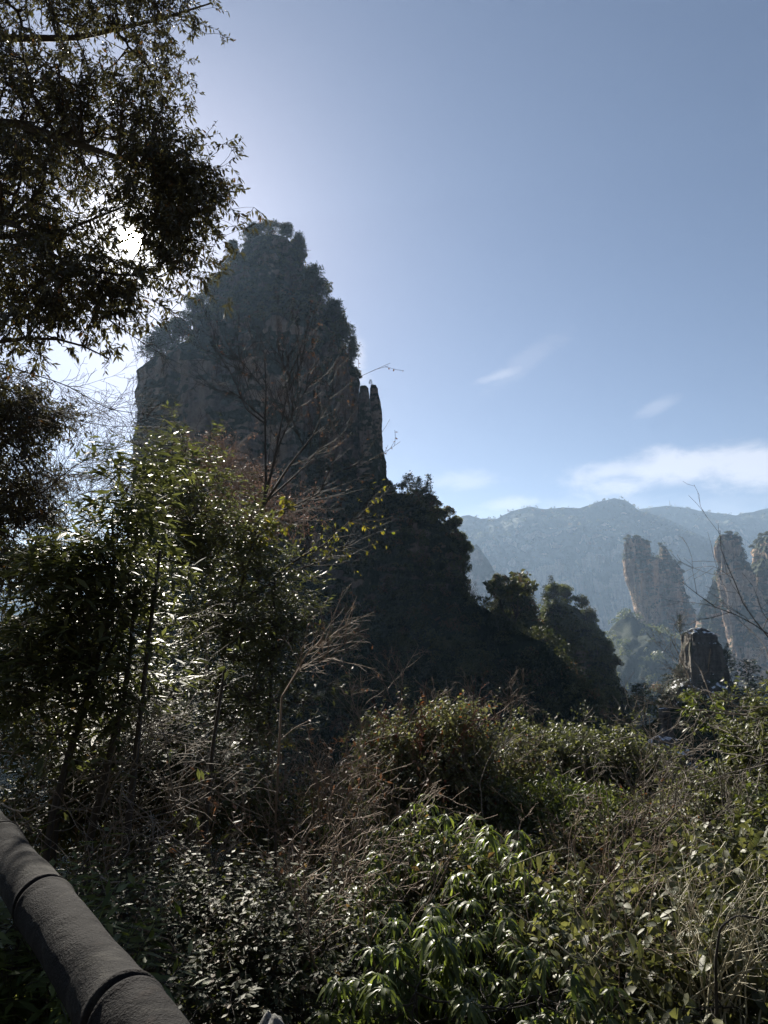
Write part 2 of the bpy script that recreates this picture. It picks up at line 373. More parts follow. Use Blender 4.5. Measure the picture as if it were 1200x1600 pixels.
# ------------------------------------------------------------------ rock solids and ridges
class Surf:
    """grid surface kept for scattering"""
    def __init__(s, V, Q):
        s.V = V; s.Q = Q
        a, b_, c_, d_ = (V[Q[:, i]] for i in range(4))
        nrm = np.cross(c_ - a, d_ - b_); s.A = np.linalg.norm(nrm, axis=1) / 2; s.N = unit(nrm); s.C = (a + b_ + c_ + d_) / 4
    def sample(s, rng, n, w=None):
        p = s.A if w is None else s.A * w
        p = p / p.sum(); i = rng.choice(len(p), n, p=p); u, v = rng.rand(2, n, 1)
        a, b_, c_, d_ = (s.V[s.Q[i, k]] for k in range(4))
        return (a * (1 - u) * (1 - v) + b_ * u * (1 - v) + c_ * u * v + d_ * (1 - u) * v), s.N[i]
def pillar(rows, D, ratio=0.8, na=120, nz=150, S=6.0, amp=1.0, pw=2.6, seed=0, yoff=0, strata=1.0, colk=1.0):
    """rows: (py, xl, xr) silhouette in the picture plane at depth D; becomes a closed solid of real depth"""
    rows = np.array(sorted(rows), float)
    py = np.linspace(rows[0, 0], rows[-1, 0], nz)
    xl = np.interp(py, rows[:, 0], rows[:, 1]); xr = np.interp(py, rows[:, 0], rows[:, 2])
    L = at(xl, py, D); Rr = at(xr, py, D)
    cx = (L[:, 0] + Rr[:, 0]) / 2; hw = (Rr[:, 0] - L[:, 0]) / 2; z = L[:, 2]
    th = np.linspace(0, 2 * math.pi, na, endpoint=False)
    cs, sn = np.cos(th), np.sin(th)
    sx = np.sign(cs) * np.abs(cs) ** (2 / pw); sy = np.sign(sn) * np.abs(sn) ** (2 / pw)
    Xp = cx[:, None] + hw[:, None] * sx; Yp = D + yoff + hw[:, None] * ratio * sy; Zp = np.broadcast_to(z[:, None], Xp.shape)
    P = np.stack([Xp, Yp, Zp], -1)
    o_ = np.array([seed * 3.1, seed * 1.7, seed * 5.3])
    col = ridged(P / np.array([S * 2.2, S * 2.2, S * 14]) + o_, 3) * S * 0.5
    big = fbm(P / np.array([S * 5, S * 5, S * 6]) + o_ + 5, 3) * S * 0.5
    led = fbm(P / np.array([S * 6, S * 6, S * 0.55]) + o_ + 9, 3)
    led = np.sign(led) * np.abs(led) ** 0.6 * S * 0.055 * strata
    fn = fbm(P / (S * 0.6) + o_ + 13, 3) * S * 0.12
    col = col * colk + ridged(P / np.array([S * 0.75, S * 0.75, S * 6]) + o_ + 21, 2) * S * 0.16 * colk
    d = col + big + led + fn; d = (d - d.mean()) * amp * np.clip(hw / (S * 2.0), 0.15, 1)[:, None]
    Zp = Zp + (fbm(P / (S * 0.9) + o_ + 31, 3) * S * 0.14) * np.exp(-(z[0] - z) / (S * 2.5))[:, None]
    nx = np.broadcast_to(sx, Xp.shape); ny = np.broadcast_to(sy, Xp.shape); nn = np.sqrt(nx ** 2 + ny ** 2)
    V = np.stack([Xp + nx / nn * d * 0.75, Yp + ny / nn * d, Zp], -1)
    idx = np.arange(nz * na).reshape(nz, na); r = np.roll(idx, -1, 1)
    Q = np.stack([idx[1:], r[1:], r[:-1], idx[:-1]], -1).reshape(-1, 4)
    # cap
    V = V.reshape(-1, 3); c0 = len(V); V = np.vstack([V, [[cx[0], D + yoff, z[0] + S * 0.15], [cx[-1], D + yoff, z[-1]]]])
    T = np.concatenate([np.stack([idx[0], r[0], np.full(na, c0)], -1), np.stack([r[-1], idx[-1], np.full(na, c0 + 1)], -1)])
    Q = Q[:, ::-1][:, ::-1]
    return V, Q, T
def ridge(crest, D, drop, run, back=0.6, nu=200, nv=70, S=10.0, amp=1.0, seed=0, cliff=None, curve=1.0, Dvar=None, crest_amp=0.15, terr=0.0):
    """a mountain ridge: crest pixels at depth D, ground falling towards the viewer (run, drop in metres) and away behind"""
    crest = np.array(crest, float); px = np.linspace(crest[0, 0], crest[-1, 0], nu); py = np.interp(px, crest[:, 0], crest[:, 1])
    Dd = np.full(nu, float(D)) if Dvar is None else np.interp(px, [c_[0] for c_ in Dvar], [c_[1] for c_ in Dvar])
    C = at(px, py, Dd)
    v = np.concatenate([-np.linspace(1, 0, nv // 3, endpoint=False) ** 1.3 * back, np.linspace(0, 1, nv) ** 1.25])
    av = np.abs(v)
    Xp = np.broadcast_to(C[:, 0][:, None], (nu, len(v))) ; Yp = C[:, 1][:, None] - v[None] * run
    prof = av ** curve
    if cliff is not None:   # (start, end, fraction of the drop inside the cliff band)
        a_, b_, fr = cliff
        prof = np.where(v > 0, np.interp(v, [0, a_, b_, 1], [0, (1 - fr) * 0.5, (1 - fr) * 0.5 + fr, 1]), av)
    Zp = C[:, 2][:, None] - prof[None] * drop
    P = np.stack([Xp, Yp, Zp], -1); o_ = np.array([seed * 2.3, seed * 4.1, seed * 1.3])
    fade = np.clip(av / 0.12, crest_amp, 1)[None] * np.clip(1.25 - av, 0.2, 1)[None]
    gul = ridged(np.stack([Xp / (S * 4), Yp / (S * 9), Zp * 0], -1) + o_, 4) * S * 0.9
    gen = fbm(np.stack([Xp / (S * 2.2), Yp / (S * 2.2), Zp / (S * 3)], -1) + o_, 4) * S * 0.45
    col = ridged(np.stack([Xp / (S * 1.1), Yp / (S * 1.1), Zp / (S * 8)], -1) + o_, 3) * S * 0.35
    V = P.copy(); V[..., 2] += (gul + gen) * fade * amp; V[..., 1] -= (col + gen) * fade * amp
    if terr: V[..., 1] += np.abs(fbm(np.stack([Xp / (S * 6), Zp * 0, Zp / (S * 0.8)], -1) + o_, 2)) * S * terr * fade
    nvt = len(v); idx = np.arange(nu * nvt).reshape(nu, nvt)
    Q = np.stack([idx[:-1, :-1], idx[:-1, 1:], idx[1:, 1:], idx[1:, :-1]], -1).reshape(-1, 4)
    return V.reshape(-1, 3), Q

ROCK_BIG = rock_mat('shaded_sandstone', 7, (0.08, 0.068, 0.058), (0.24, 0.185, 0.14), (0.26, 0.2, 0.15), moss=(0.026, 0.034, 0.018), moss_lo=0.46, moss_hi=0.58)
ROCK_MID = rock_mat('pillar_sandstone', 11, (0.17, 0.115, 0.08), (0.64, 0.43, 0.29), (0.66, 0.48, 0.34), moss=(0.04, 0.05, 0.028), moss_lo=0.53, moss_hi=0.62, flat=0.5)
ROCK_FAR = rock_mat('far_sandstone', 26, (0.16, 0.13, 0.105), (0.5, 0.4, 0.31), (0.5, 0.4, 0.31), moss=(0.035, 0.045, 0.024), moss_lo=0.56, moss_hi=0.68, flat=0.55)
ROCK_SNOW = rock_mat('snowy_rock', 2.2, (0.05, 0.045, 0.04), (0.14, 0.125, 0.105), (0.2, 0.17, 0.14), moss=(0.04, 0.045, 0.025), moss_lo=0.6, moss_hi=0.75, snow=True, flat=0.3)
WOODS = rock_mat('wooded_slope', 5, (0.03, 0.03, 0.022), (0.06, 0.055, 0.035), (0.07, 0.06, 0.04), moss=(0.025, 0.034, 0.015), moss_lo=0.2, moss_hi=0.5)

def terrain(name, VQ, mat, T=None, label=None, cat=None, kind=None, smooth=False):
    V, Q = VQ[0], VQ[1]
    b = Buf(); b.add(V, Q, VQ[2] if len(VQ) > 2 else None)
    o = b.build(name, mat, smooth=smooth); tag(o, label, cat, kind=kind); return Surf(V, Q)

# far range --------------------------------------------------------
FAR = 2700
far_a = terrain('mountains', ridge([(560, 870), (640, 835), (690, 818), (733, 806), (752, 812), (775, 812), (800, 799), (830, 793), (852, 797), (880, 793), (905, 795), (935, 784), (960, 778), (978, 782), (1000, 800), (1040, 812), (1100, 840), (1180, 880), (1290, 930)],
    FAR, 1050, 1500, nu=520, nv=190, S=44, amp=0.95, seed=3, cliff=(0.2, 0.29, 0.5), crest_amp=0.1, terr=0.4), ROCK_FAR, kind='structure')
far_b = terrain('mountains', ridge([(900, 830), (960, 812), (1000, 797), (1040, 792), (1075, 795), (1110, 801), (1150, 806), (1180, 800), (1215, 792), (1300, 786), (1420, 800)],
    FAR + 500, 1150, 1500, nu=300, nv=120, S=44, seed=5, cliff=(0.22, 0.31, 0.5), crest_amp=0.1, terr=0.4), ROCK_FAR, kind='structure')
far_c = terrain('hills', ridge([(-700, 880), (-300, 850), (-50, 870), (90, 858), (130, 850), (180, 862), (300, 880), (500, 860), (600, 860)],
    FAR + 200, 1000, 1500, nu=200, nv=60, S=60, seed=8), ROCK_FAR, kind='structure')
far_d = terrain('hills', ridge([(690, 930), (720, 870), (745, 852), (765, 880), (800, 960), (880, 1010), (960, 990), (1010, 960), (1100, 940), (1250, 930), (1400, 930)],
    1750, 620, 700, nu=260, nv=90, S=34, seed=11, cliff=(0.03, 0.22, 0.6), terr=0.5), ROCK_FAR, kind='structure')

# pillars on the right ---------------------------------------------
pb = pillar([(842, 979, 1005), (850, 976, 1008), (870, 977, 1009), (876, 977, 1052), (900, 981, 1062), (930, 986, 1070), (960, 994, 1079), (985, 1001, 1084), (1010, 985, 1110), (1060, 960, 1140)], 1100, 0.55, 190, 190, S=7.5, amp=1.35, seed=2, strata=0.7, colk=1.4)
sf_p1 = terrain('rock_pillar', pb, ROCK_MID, label='pale twin topped rock pillar leaning left with green scrub on top', cat='rock pillar')
pb = pillar([(853, 1031, 1038), (862, 1030, 1043), (880, 1030, 1052), (905, 1032, 1061), (935, 1036, 1070)], 1088, 0.9, 60, 80, S=6, amp=0.8, seed=21, strata=1.6)
sf_p1b = terrain('rock_pillar', pb, ROCK_MID, label='slim rock finger rising from the right end of the pale twin topped pillar', cat='rock pillar')
pb = pillar([(836, 1127, 1146), (845, 1122, 1149), (870, 1121, 1156), (900, 1124, 1168), (940, 1134, 1190), (980, 1140, 1210), (1020, 1146, 1230), (1100, 1150, 1260)], 900, 0.7, 160, 170, S=6.5, amp=1.4, seed=6, strata=0.7, colk=1.4)
sf_p2 = terrain('rock_pillar', pb, ROCK_MID, label='tall lone rock tower with a square top near the right edge', cat='rock pillar')
pb = pillar([(838, 1198, 1230), (850, 1190, 1245), (880, 1183, 1260), (900, 1172, 1270), (960, 1176, 1280), (1030, 1180, 1300), (1100, 1180, 1300)], 930, 0.8, 150, 150, S=6.5, amp=1.4, seed=9, strata=0.7, colk=1.4)
sf_p3 = terrain('rock_pillar', pb, ROCK_MID, label='broad rock tower cut by the right edge, scrub along its top', cat='rock pillar')
pb = pillar([(905, 1112, 1125), (915, 1108, 1150), (950, 1100, 1165), (1000, 1090, 1180), (1060, 1080, 1200)], 960, 0.8, 90, 90, S=8, seed=12)
sf_p4 = terrain('rock_pillar', pb, ROCK_MID, label='low scrubby rock shoulder left of the tall lone tower', cat='rock pillar')
# wooded valley below the pillars
sf_v1 = terrain('hills', ridge([(900, 1060), (940, 1010), (955, 985), (985, 958), (1000, 975), (1050, 1000), (1100, 1010), (1150, 1020), (1300, 1010)], 1000, 520, 620, nu=220, nv=90, S=20, seed=14), WOODS, kind='structure')
sf_v2 = terrain('hills', ridge([(900, 1120), (960, 1105), (1000, 1095), (1040, 1080), (1100, 1075), (1200, 1070), (1330, 1040)], 520, 330, 360, nu=200, nv=80, S=14, seed=17), WOODS, kind='structure')

sf_v3 = terrain('hills', ridge([(900, 1240), (980, 1165), (1020, 1135), (1060, 1105), (1100, 1095), (1150, 1105), (1200, 1120), (1300, 1130)], 172, 90, 60, nu=140, nv=60, S=5, seed=33), WOODS, kind='structure')
# snow-topped block and the dark crag under it ---------------------
pb = pillar([(982, 1084, 1102), (987, 1076, 1112), (992, 1071, 1117), (1010, 1070, 1120), (1035, 1068, 1122), (1060, 1066, 1125), (1075, 1052, 1140), (1095, 1046, 1150), (1140, 1040, 1160), (1200, 1030, 1175), (1260, 1020, 1200)], 200, 0.8, 190, 210, S=2.0, amp=1.1, pw=5.0, seed=4, strata=1.2, colk=1.3)
sf_s = terrain('rock_block', pb, ROCK_SNOW, label='dark square rock block dusted with snow above the bushes on the right', cat='rock')
pb = pillar([(1108, 1030, 1046), (1120, 1031, 1048), (1135, 1034, 1050), (1150, 1030, 1054), (1160, 1012, 1062), (1175, 1002, 1075), (1200, 998, 1090), (1300, 990, 1120)], 110, 0.7, 110, 140, S=1.4, amp=0.9, pw=3.5, seed=31, strata=1.8)
sf_s2 = terrain('rock_outcrop', pb, ROCK_SNOW, label='snow flecked broken ledge with a small stub, below the square block', cat='rock')

# the big peak -----------------------------------------------------
PK = 300
peak_rows = [(372, 418, 438), (377, 406, 449), (386, 394, 458), (398, 382, 464), (415, 372, 467), (440, 361, 480), (465, 354, 493), (490, 346, 505), (515, 330, 516), (540, 309, 526), (560, 291, 535),
             (578, 262, 543), (588, 243, 549), (600, 236, 552), (615, 236, 554), (632, 235, 556), (650, 240, 559), (680, 236, 563), (720, 229, 575), (760, 227, 596), (820, 224, 625), (900, 200, 660), (1000, 150, 720), (1150, 60, 800), (1300, -20, 880)]
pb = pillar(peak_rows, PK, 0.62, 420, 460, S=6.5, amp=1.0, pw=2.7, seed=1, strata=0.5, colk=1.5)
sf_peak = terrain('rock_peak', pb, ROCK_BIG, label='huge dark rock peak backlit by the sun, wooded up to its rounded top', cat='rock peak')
pb = pillar([(604, 563, 573), (609, 562, 576), (640, 560, 578), (700, 560, 590), (760, 556, 600), (820, 540, 620)], PK - 16, 0.9, 70, 140, S=1.7, amp=1.0, seed=41)
sf_sp1 = terrain('rock_spire', pb, ROCK_BIG, label='left and thinner of the two rock spires on the right flank of the dark peak', cat='rock spire')
pb = pillar([(602, 579, 588), (607, 578, 591), (640, 578, 594), (700, 577, 598), (745, 577, 605), (800, 570, 625)], PK - 14, 0.9, 70, 140, S=1.7, amp=1.0, seed=42)
sf_sp2 = terrain('rock_spire', pb, ROCK_BIG, label='right and wider of the two rock spires on the right flank of the dark peak', cat='rock spire')
# shoulder with the vertical drop and the long wooded spur
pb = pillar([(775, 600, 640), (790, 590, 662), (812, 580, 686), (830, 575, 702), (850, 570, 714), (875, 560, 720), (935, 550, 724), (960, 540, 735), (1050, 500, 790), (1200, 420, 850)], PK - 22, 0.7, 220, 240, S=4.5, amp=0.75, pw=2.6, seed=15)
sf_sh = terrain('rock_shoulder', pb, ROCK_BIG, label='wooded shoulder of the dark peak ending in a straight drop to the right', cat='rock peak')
sf_spur = terrain('hills', ridge([(-300, 1080), (-100, 1000), (60, 960), (200, 930), (350, 915), (500, 925), (600, 935), (690, 935), (730, 940), (760, 956), (800, 985), (850, 1010), (890, 1050), (925, 1100), (950, 1160), (1000, 1260)],
    270, 190, 170, nu=300, nv=110, S=9, seed=19, Dvar=[(-300, 240), (500, 262), (730, 262), (1000, 215)], curve=0.85), WOODS, kind='structure')
pb = pillar([(924, 782, 808), (932, 775, 822), (948, 771, 830), (972, 768, 836), (1005, 764, 856), (1100, 740, 930), (1200, 720, 960)], 285, 0.8, 130, 130, S=3.5, amp=0.7, seed=22)
sf_k1 = terrain('wooded_knoll', pb, WOODS, label='narrow wooded knoll between the dark peak and the larger knoll', cat='knoll')
pb = pillar([(942, 860, 884), (950, 850, 898), (965, 846, 910), (985, 844, 922), (1015, 848, 936), (1045, 856, 950), (1075, 862, 960), (1110, 864, 970), (1150, 850, 986), (1220, 840, 1000)], 330, 0.8, 170, 170, S=4, amp=0.8, seed=25)
sf_k2 = terrain('wooded_knoll', pb, ROCK_BIG, label='larger wooded knoll with snow flecked ledges right of the dark peak', cat='knoll')

# ------------------------------------------------------------------ tree prototypes for the middle distance
def clumps(buf, rng, P, size, flat=0.0, upness=0.3):
    """small irregular leaf-clump faces (quads) with random facing"""
    n = len(P); Nn = unit(rng.randn(n, 3) + np.array([0, 0, upness + flat * 3])); A = rperp(rng, Nn); B = np.cross(Nn, A)
    s = (size * (0.5 + rng.rand(n)))[:, None]
    k = rng.rand(n, 4, 1) * 0.6 + 0.7
    V = np.stack([P + A * s * k[:, 0], P + B * s * 0.7 * k[:, 1], P - A * s * k[:, 2], P - B * s * 0.7 * k[:, 3]], 1).reshape(-1, 3)
    buf.add(V, (np.arange(n) * 4)[:, None] + np.arange(4), rq=rng.rand(n))
def crown_pts(rng, n, c, r, nb=9, sub=0.42):
    """points on the shells of several sub-crowns around c"""
    u = unit(rng.randn(nb, 3)); u[:, 2] = np.abs(u[:, 2]) * 1.0 - 0.25
    cc = np.asarray(c) + u * np.asarray(r) * (0.45 + 0.35 * rng.rand(nb, 1))
    i = rng.randint(0, nb, n); v = unit(rng.randn(n, 3)); v[:, 2] = v[:, 2] * 0.8 + 0.15
    rr = (0.55 + 0.5 * rng.rand(n, 1)) ** 0.8
    return cc[i] + v * np.asarray(r) * (sub * (0.7 + 0.6 * rng.rand(nb, 1)))[i] * rr
HID = np.array([0, 0, 0])
PROTO = {}
def proto_tree(kind, seed, name, leafm, H=10):
    rng = np.random.RandomState(seed); root = bpy.data.objects.new(name, None); COL.objects.link(root)
    tb, cb = Buf(), Buf()
    if kind == 'broad':
        lv = grow(rng, [[0, 0, -0.1 * H]], [[0.05, 0, 1]], H * 0.75, H * 0.02, [dict(n=6, wob=0.08, kids=9, t0=0.4, ang=0.9, lr=0.6), dict(n=4, wob=0.2, trop=0.15, kids=4, lr=0.5), dict(n=3, wob=0.2)])
        for (p_, r_), s in zip(lv, (6, 4, 3)): tubes(tb, p_, np.maximum(r_, H * 0.0018), s)
        clumps(cb, rng, crown_pts(rng, 900, (0, 0, H * 0.68), (H * 0.38, H * 0.38, H * 0.36), 13, 0.36), H * 0.028)
    elif kind == 'pine':   # layered flat-topped pine
        lv = grow(rng, [[0, 0, -0.1 * H]], [[0.08, 0.03, 1]], H * 1.05, H * 0.018, [dict(n=8, wob=0.05, taper=0.3)])
        tubes(tb, lv[0][0], lv[0][1], 6); tr = lv[0][0][0]
        for k in range(9):
            f = 0.38 + 0.6 * k / 8; i = f * 8; i0 = min(int(i), 7); base = tr[i0] + (tr[i0 + 1] - tr[i0]) * (i - i0)
            nb = 4; a = rng.rand() * 6.28 + np.arange(nb) * 1.57 + rng.randn(nb) * 0.3; L = H * (0.36 - 0.2 * (k / 8) ** 1.5) * (0.6 + 0.6 * rng.rand(nb))
            d = np.stack([np.cos(a), np.sin(a), np.full(nb, 0.12)], 1)
            lb = grow(rng, np.repeat(base[None], nb, 0), d, L, H * 0.006, [dict(n=4, wob=0.1, kids=5, t0=0.35, ang=0.8, lr=0.5), dict(n=2, wob=0.2)])
            for (p_, r_), s in zip(lb, (4, 3)): tubes(tb, p_, np.maximum(r_, H * 0.0015), s)
            tips = np.concatenate([lb[1][0][:, 1:].reshape(-1, 3), lb[0][0][:, 2:].reshape(-1, 3)])
            j = rng.randint(0, len(tips), 130); off = rng.randn(130, 3) * np.array([0.035, 0.035, 0.012]) * H
            clumps(cb, rng, tips[j] + off + [0, 0, H * 0.008], H * 0.02, flat=0.5)
    elif kind == 'fir':   # narrow conifer with drooping tiers
        lv = grow(rng, [[0, 0, -0.1 * H]], [[0.02, 0.0, 1]], H * 1.1, H * 0.014, [dict(n=8, wob=0.02, taper=0.15)]); tubes(tb, lv[0][0], lv[0][1], 6)
        for k in range(14):
            f = 0.3 + 0.7 * k / 14; z = H * (f * 1.1 - 0.1); nb = 5; a = rng.rand(nb) * 6.28; L = H * 0.24 * (1.08 - f) ** 0.7 * (0.6 + 0.6 * rng.rand(nb))
            d = np.stack([np.cos(a), np.sin(a), np.full(nb, 0.05)], 1); S0 = np.repeat(np.array([[0.02 * z, 0, z]]), nb, 0)
            lb = grow(rng, S0, d, L, H * 0.004, [dict(n=3, wob=0.06, trop=-0.06)]); tubes(tb, lb[0][0], lb[0][1], 3)
            tips = lb[0][0][:, 1:].reshape(-1, 3); j = rng.randint(0, len(tips), 70)
            clumps(cb, rng, tips[j] + rng.randn(70, 3) * np.array([0.025, 0.025, 0.01]) * H, H * 0.017, flat=0.4)
    elif kind == 'bare':
        lv = grow(rng, [[0, 0, -0.1 * H]], [[0.0, 0, 1]], H * 0.8, H * 0.015, [dict(n=6, wob=0.05, kids=12, t0=0.12, ang=0.55, lr=0.75), dict(n=5, wob=0.12, trop=0.12, kids=8, ang=0.6, lr=0.55), dict(n=4, wob=0.15, kids=4, lr=0.5), dict(n=2)])
        for (p_, r_), s in zip(lv, (6, 4, 3, 3)): tubes(tb, p_, np.maximum(r_, H * 0.0016), s)
    tb.build('trunk', MT['bark'], root)
    if cb.n: cb.build('crown', leafm, root)
    return root
PROTO['broad'] = [proto_tree('broad', s, 'broadleaf_tree', MT['wood_leaf']) for s in (1, 2, 3)]
PROTO['green'] = [proto_tree('broad', s, 'broadleaf_tree', MT['wood_leaf2']) for s in (11, 12)]
PROTO['pine'] = [proto_tree('pine', s, 'pine_tree', MT['pine_leaf']) for s in (4, 5, 6)]
PROTO['fir'] = [proto_tree('fir', s, 'fir_tree', MT['pine_leaf']) for s in (7, 8)]
PROTO['bare'] = [proto_tree('bare', s, 'bare_tree', None) for s in (9, 10)]
CATS = dict(broad='tree', green='tree', pine='pine tree', fir='conifer', bare='bare tree')
used = set()
def plant(kind, loc, h, rng, label, group=None, tilt=0.06):
    """h = height in metres (prototypes are 10 m)"""
    p = PROTO[kind][rng.randint(len(PROTO[kind]))]; s = h / 10.0
    rz = rng.rand() * 6.28; tl = (rng.randn() * tilt, rng.randn() * tilt)
    if p.name not in used:
        used.add(p.name); p.location = loc; p.rotation_euler = (tl[0], tl[1], rz); p.scale = (s, s, s); c = p
        tag(c, label, CATS[kind], group)
    else:
        c = copy_thing(p, loc, rz, s, label, None, tl); c['category'] = CATS[kind]
        if group: c['group'] = group
        elif 'group' in c: del c['group']
    return c
def nearest_top(sf, px, D, halfw=2.0):
    x = at(px, 900, D)[0]; s = np.abs(sf.C[:, 0] - x) < halfw
    C = sf.C[s]; return C[np.argmax(C[:, 2])]

rng = np.random.RandomState(100)
# trees standing along the outline of the peak: (px, py of the foot, height px, kind)
SURFS = []
KINDW = dict(broad='dark bushy tree', green='olive bushy tree', pine='flat pine', fir='slender conifer', bare='bare tree')
ORD = 'first second third fourth fifth sixth seventh eighth ninth tenth eleventh twelfth thirteenth fourteenth fifteenth sixteenth seventeenth eighteenth nineteenth twentieth'.split() + ['twenty-' + w for w in 'first second third fourth fifth sixth seventh eighth ninth'.split()] + ['thirtieth'] + ['thirty-' + w for w in 'first second third fourth fifth sixth seventh eighth ninth'.split()]
def outline(items, D, label, group, jit=3.0, sink=0.06, snap=True):
    near = SURFS if snap else []; out = []
    for (px, py, hp, kind) in items:
        Yd = D + rng.uniform(-jit, jit); q = at(px, py, Yd); h = hp / FPX * Yd; best = None
        for s in near:
            m_ = (np.abs(s.px - px) < 30) & (np.abs(s.py - py) < 30) & (np.abs(s.C[:, 1] - D) < 0.2 * D)
            if not m_.any(): continue
            u = np.array([px - s.cx, py - s.cy]); u = u / np.hypot(*u)
            sc = (s.px[m_] - px) * u[0] + (s.py[m_] - py) * u[1] - 0.7 * np.abs(-(s.px[m_] - px) * u[1] + (s.py[m_] - py) * u[0])
            k = sc.argmax()
            if best is None or sc[k] > best[0]: best = (sc[k], s.C[m_][k])
        if best is not None: q = best[1].copy()
        h *= 1.3 if D < 500 else 0.9
        q[2] -= h * (sink if D < 500 else 0.35); out.append((kind, q, plant(kind, q, h, rng, label, group)))
    if len(out) > 1:   # name every tree by its kind and its place in the row
        m_ = re.search(r' (on|in|down|below|clinging|against|rooted|around|standing|beside) .*$', label); place = m_.group(0).replace(' standing against', ' against')
        for kd in sorted({o_[0] for o_ in out}):
            g_ = [o_ for o_ in out if o_[0] == kd]; X_, Y_ = proj(np.array([o_[1] for o_ in g_])); vert = np.ptp(Y_) > np.ptp(X_)
            for k, i in enumerate(np.argsort(Y_ if vert else X_)):
                g_[i][2]['label'] = KINDW[kd] + place + ('' if len(g_) == 1 else ', %s from the %s' % (ORD[k], 'top' if vert else 'left'))
def along(pts, n, hmin, hmax, kinds):
    pts = np.array(pts, float); t = np.sort(rng.rand(n)); s = np.concatenate([[0], np.cumsum(np.hypot(*np.diff(pts, axis=0).T))]); s /= s[-1]
    return [(np.interp(a, s, pts[:, 0]), np.interp(a, s, pts[:, 1]), rng.uniform(hmin, hmax), kinds[rng.randint(len(kinds))]) for a in t]
for s in (sf_p1, sf_p1b, sf_p2, sf_p3, sf_p4, sf_s, sf_s2, sf_peak, sf_sp1, sf_sp2, sf_sh, sf_k1, sf_k2):
    s.px, s.py = proj(s.C); s.cx = (s.px.min() + s.px.max()) / 2; s.cy = s.py.min() + 260 * (s.px.max() - s.px.min()) / 400; SURFS.append(s)
outline(along([(380, 395), (400, 378), (430, 373), (455, 382), (470, 400)], 26, 17, 26, ['broad', 'broad', 'pine']), PK - 6, 'round leafy tree on the rounded top of the dark peak', 'trees on the top of the peak', 10, sink=0.12)
outline(along([(378, 395), (362, 425), (348, 455), (338, 480)], 15, 16, 28, ['broad', 'pine']), PK - 4, 'small tree on the upper left edge of the dark peak', 'trees on the upper left edge of the peak', 8)
outline(along([(330, 495), (312, 525), (292, 548), (275, 568)], 22, 26, 44, ['broad', 'pine', 'broad']), PK - 4, 'tree on the left shoulder of the dark peak', 'trees on the left shoulder of the peak', 8)
outline(along([(275, 580), (255, 592), (240, 600)], 9, 26, 46, ['pine']), PK - 4, 'flat layered pine on the lowest left ledge of the dark peak', 'pines on the left ledge of the peak', 5)
outline(along([(232, 625), (235, 655), (230, 700), (229, 730)], 7, 12, 18, ['pine']), PK - 2, 'small pine clinging to the left cliff edge of the dark peak', 'pines on the left cliff edge of the peak', 2)
outline(along([(470, 400), (484, 425), (496, 448)], 12, 16, 26, ['broad', 'pine']), PK - 4, 'small tree on the upper right edge of the dark peak', 'trees on the upper right edge of the peak', 6)
outline([(508, 478, 36, 'pine'), (516, 492, 30, 'fir'), (502, 470, 24, 'broad')] + along([(510, 480), (520, 505), (528, 530), (540, 560), (552, 590), (557, 604)], 26, 26, 46, ['pine', 'broad', 'fir', 'pine']), PK - 6, 'tree on the peak edge above the spires', 'trees on the right edge of the peak', 6)
outline([(584, 612, 8, 'pine'), (590, 640, 9, 'pine')], PK - 15, 'tiny pine rooted in the wider rock spire', 'tiny pines on the spire', 1)
outline(along([(600, 745), (612, 778), (640, 796)], 14, 14, 28, ['broad', 'pine']), PK - 20, 'tree below the rock spires of the dark peak', 'trees below the spires', 6)
outline([(668, 812, 46, 'fir'), (658, 808, 34, 'fir'), (680, 818, 34, 'fir'), (640, 800, 30, 'pine'), (650, 806, 30, 'pine')], PK - 24, 'slender tiered conifer on the shoulder of the dark peak', 'conifers on the shoulder skyline', 4)
outline(along([(655, 812), (690, 835), (712, 862), (720, 895), (722, 925)], 26, 16, 30, ['broad', 'green', 'broad']), PK - 26, 'tree on the brow of the straight drop', 'trees on the brow of the shoulder', 6)
outline([(738, 952, 44, 'bare'), (747, 954, 34, 'bare'), (733, 950, 34, 'bare')], 262, 'bare leafless tree in the notch beside the straight drop', 'bare trees in the notch', 3)
outline([(803, 1000, 92, 'broad')], 250, 'large dark round tree standing out on the wooded spur', None, 1, snap=False)
outline(along([(774, 962), (780, 938), (798, 930), (816, 942), (830, 975)], 18, 16, 28, ['broad', 'green']), 280, 'leafy tree on the narrow wooded knoll', 'trees on the narrow knoll', 6)
outline([(858, 948, 26, 'pine'), (868, 945, 22, 'pine'), (852, 950, 18, 'pine')], 325, 'flat topped pine on the summit of the larger wooded knoll', 'pines on the larger knoll summit', 4)
outline([(866, 945, 36, 'fir')], 328, 'dead straight conifer spike on the summit of the larger wooded knoll', None, 1)
outline(along([(848, 968), (858, 950), (880, 948), (902, 962), (920, 990), (936, 1020), (950, 1055), (960, 1090), (970, 1130)], 40, 16, 30, ['green', 'green', 'broad']), 322, 'leafy tree on the outline of the larger wooded knoll', 'trees on the larger knoll outline', 8)
outline([(1010, 1130, 48, 'pine'), (992, 1120, 40, 'pine'), (1022, 1118, 36, 'pine'), (1050, 1062, 34, 'pine'), (1045, 1100, 46, 'pine'), (1140, 1090, 50, 'pine'), (1150, 1110, 60, 'pine'), (1132, 1070, 36, 'fir'), (1160, 1130, 56, 'pine'), (1062, 1130, 40, 'pine'), (1100, 1140, 44, 'pine'), (1130, 1150, 44, 'pine')], 165, 'layered green pine around the square rock block on the right', 'pines around the square block', 12)
outline([(1060, 1000, 26, 'fir'), (1062, 995, 34, 'bare')], 205, 'thin conifer standing against the left side of the square block', 'thin trees left of the square block', 1)
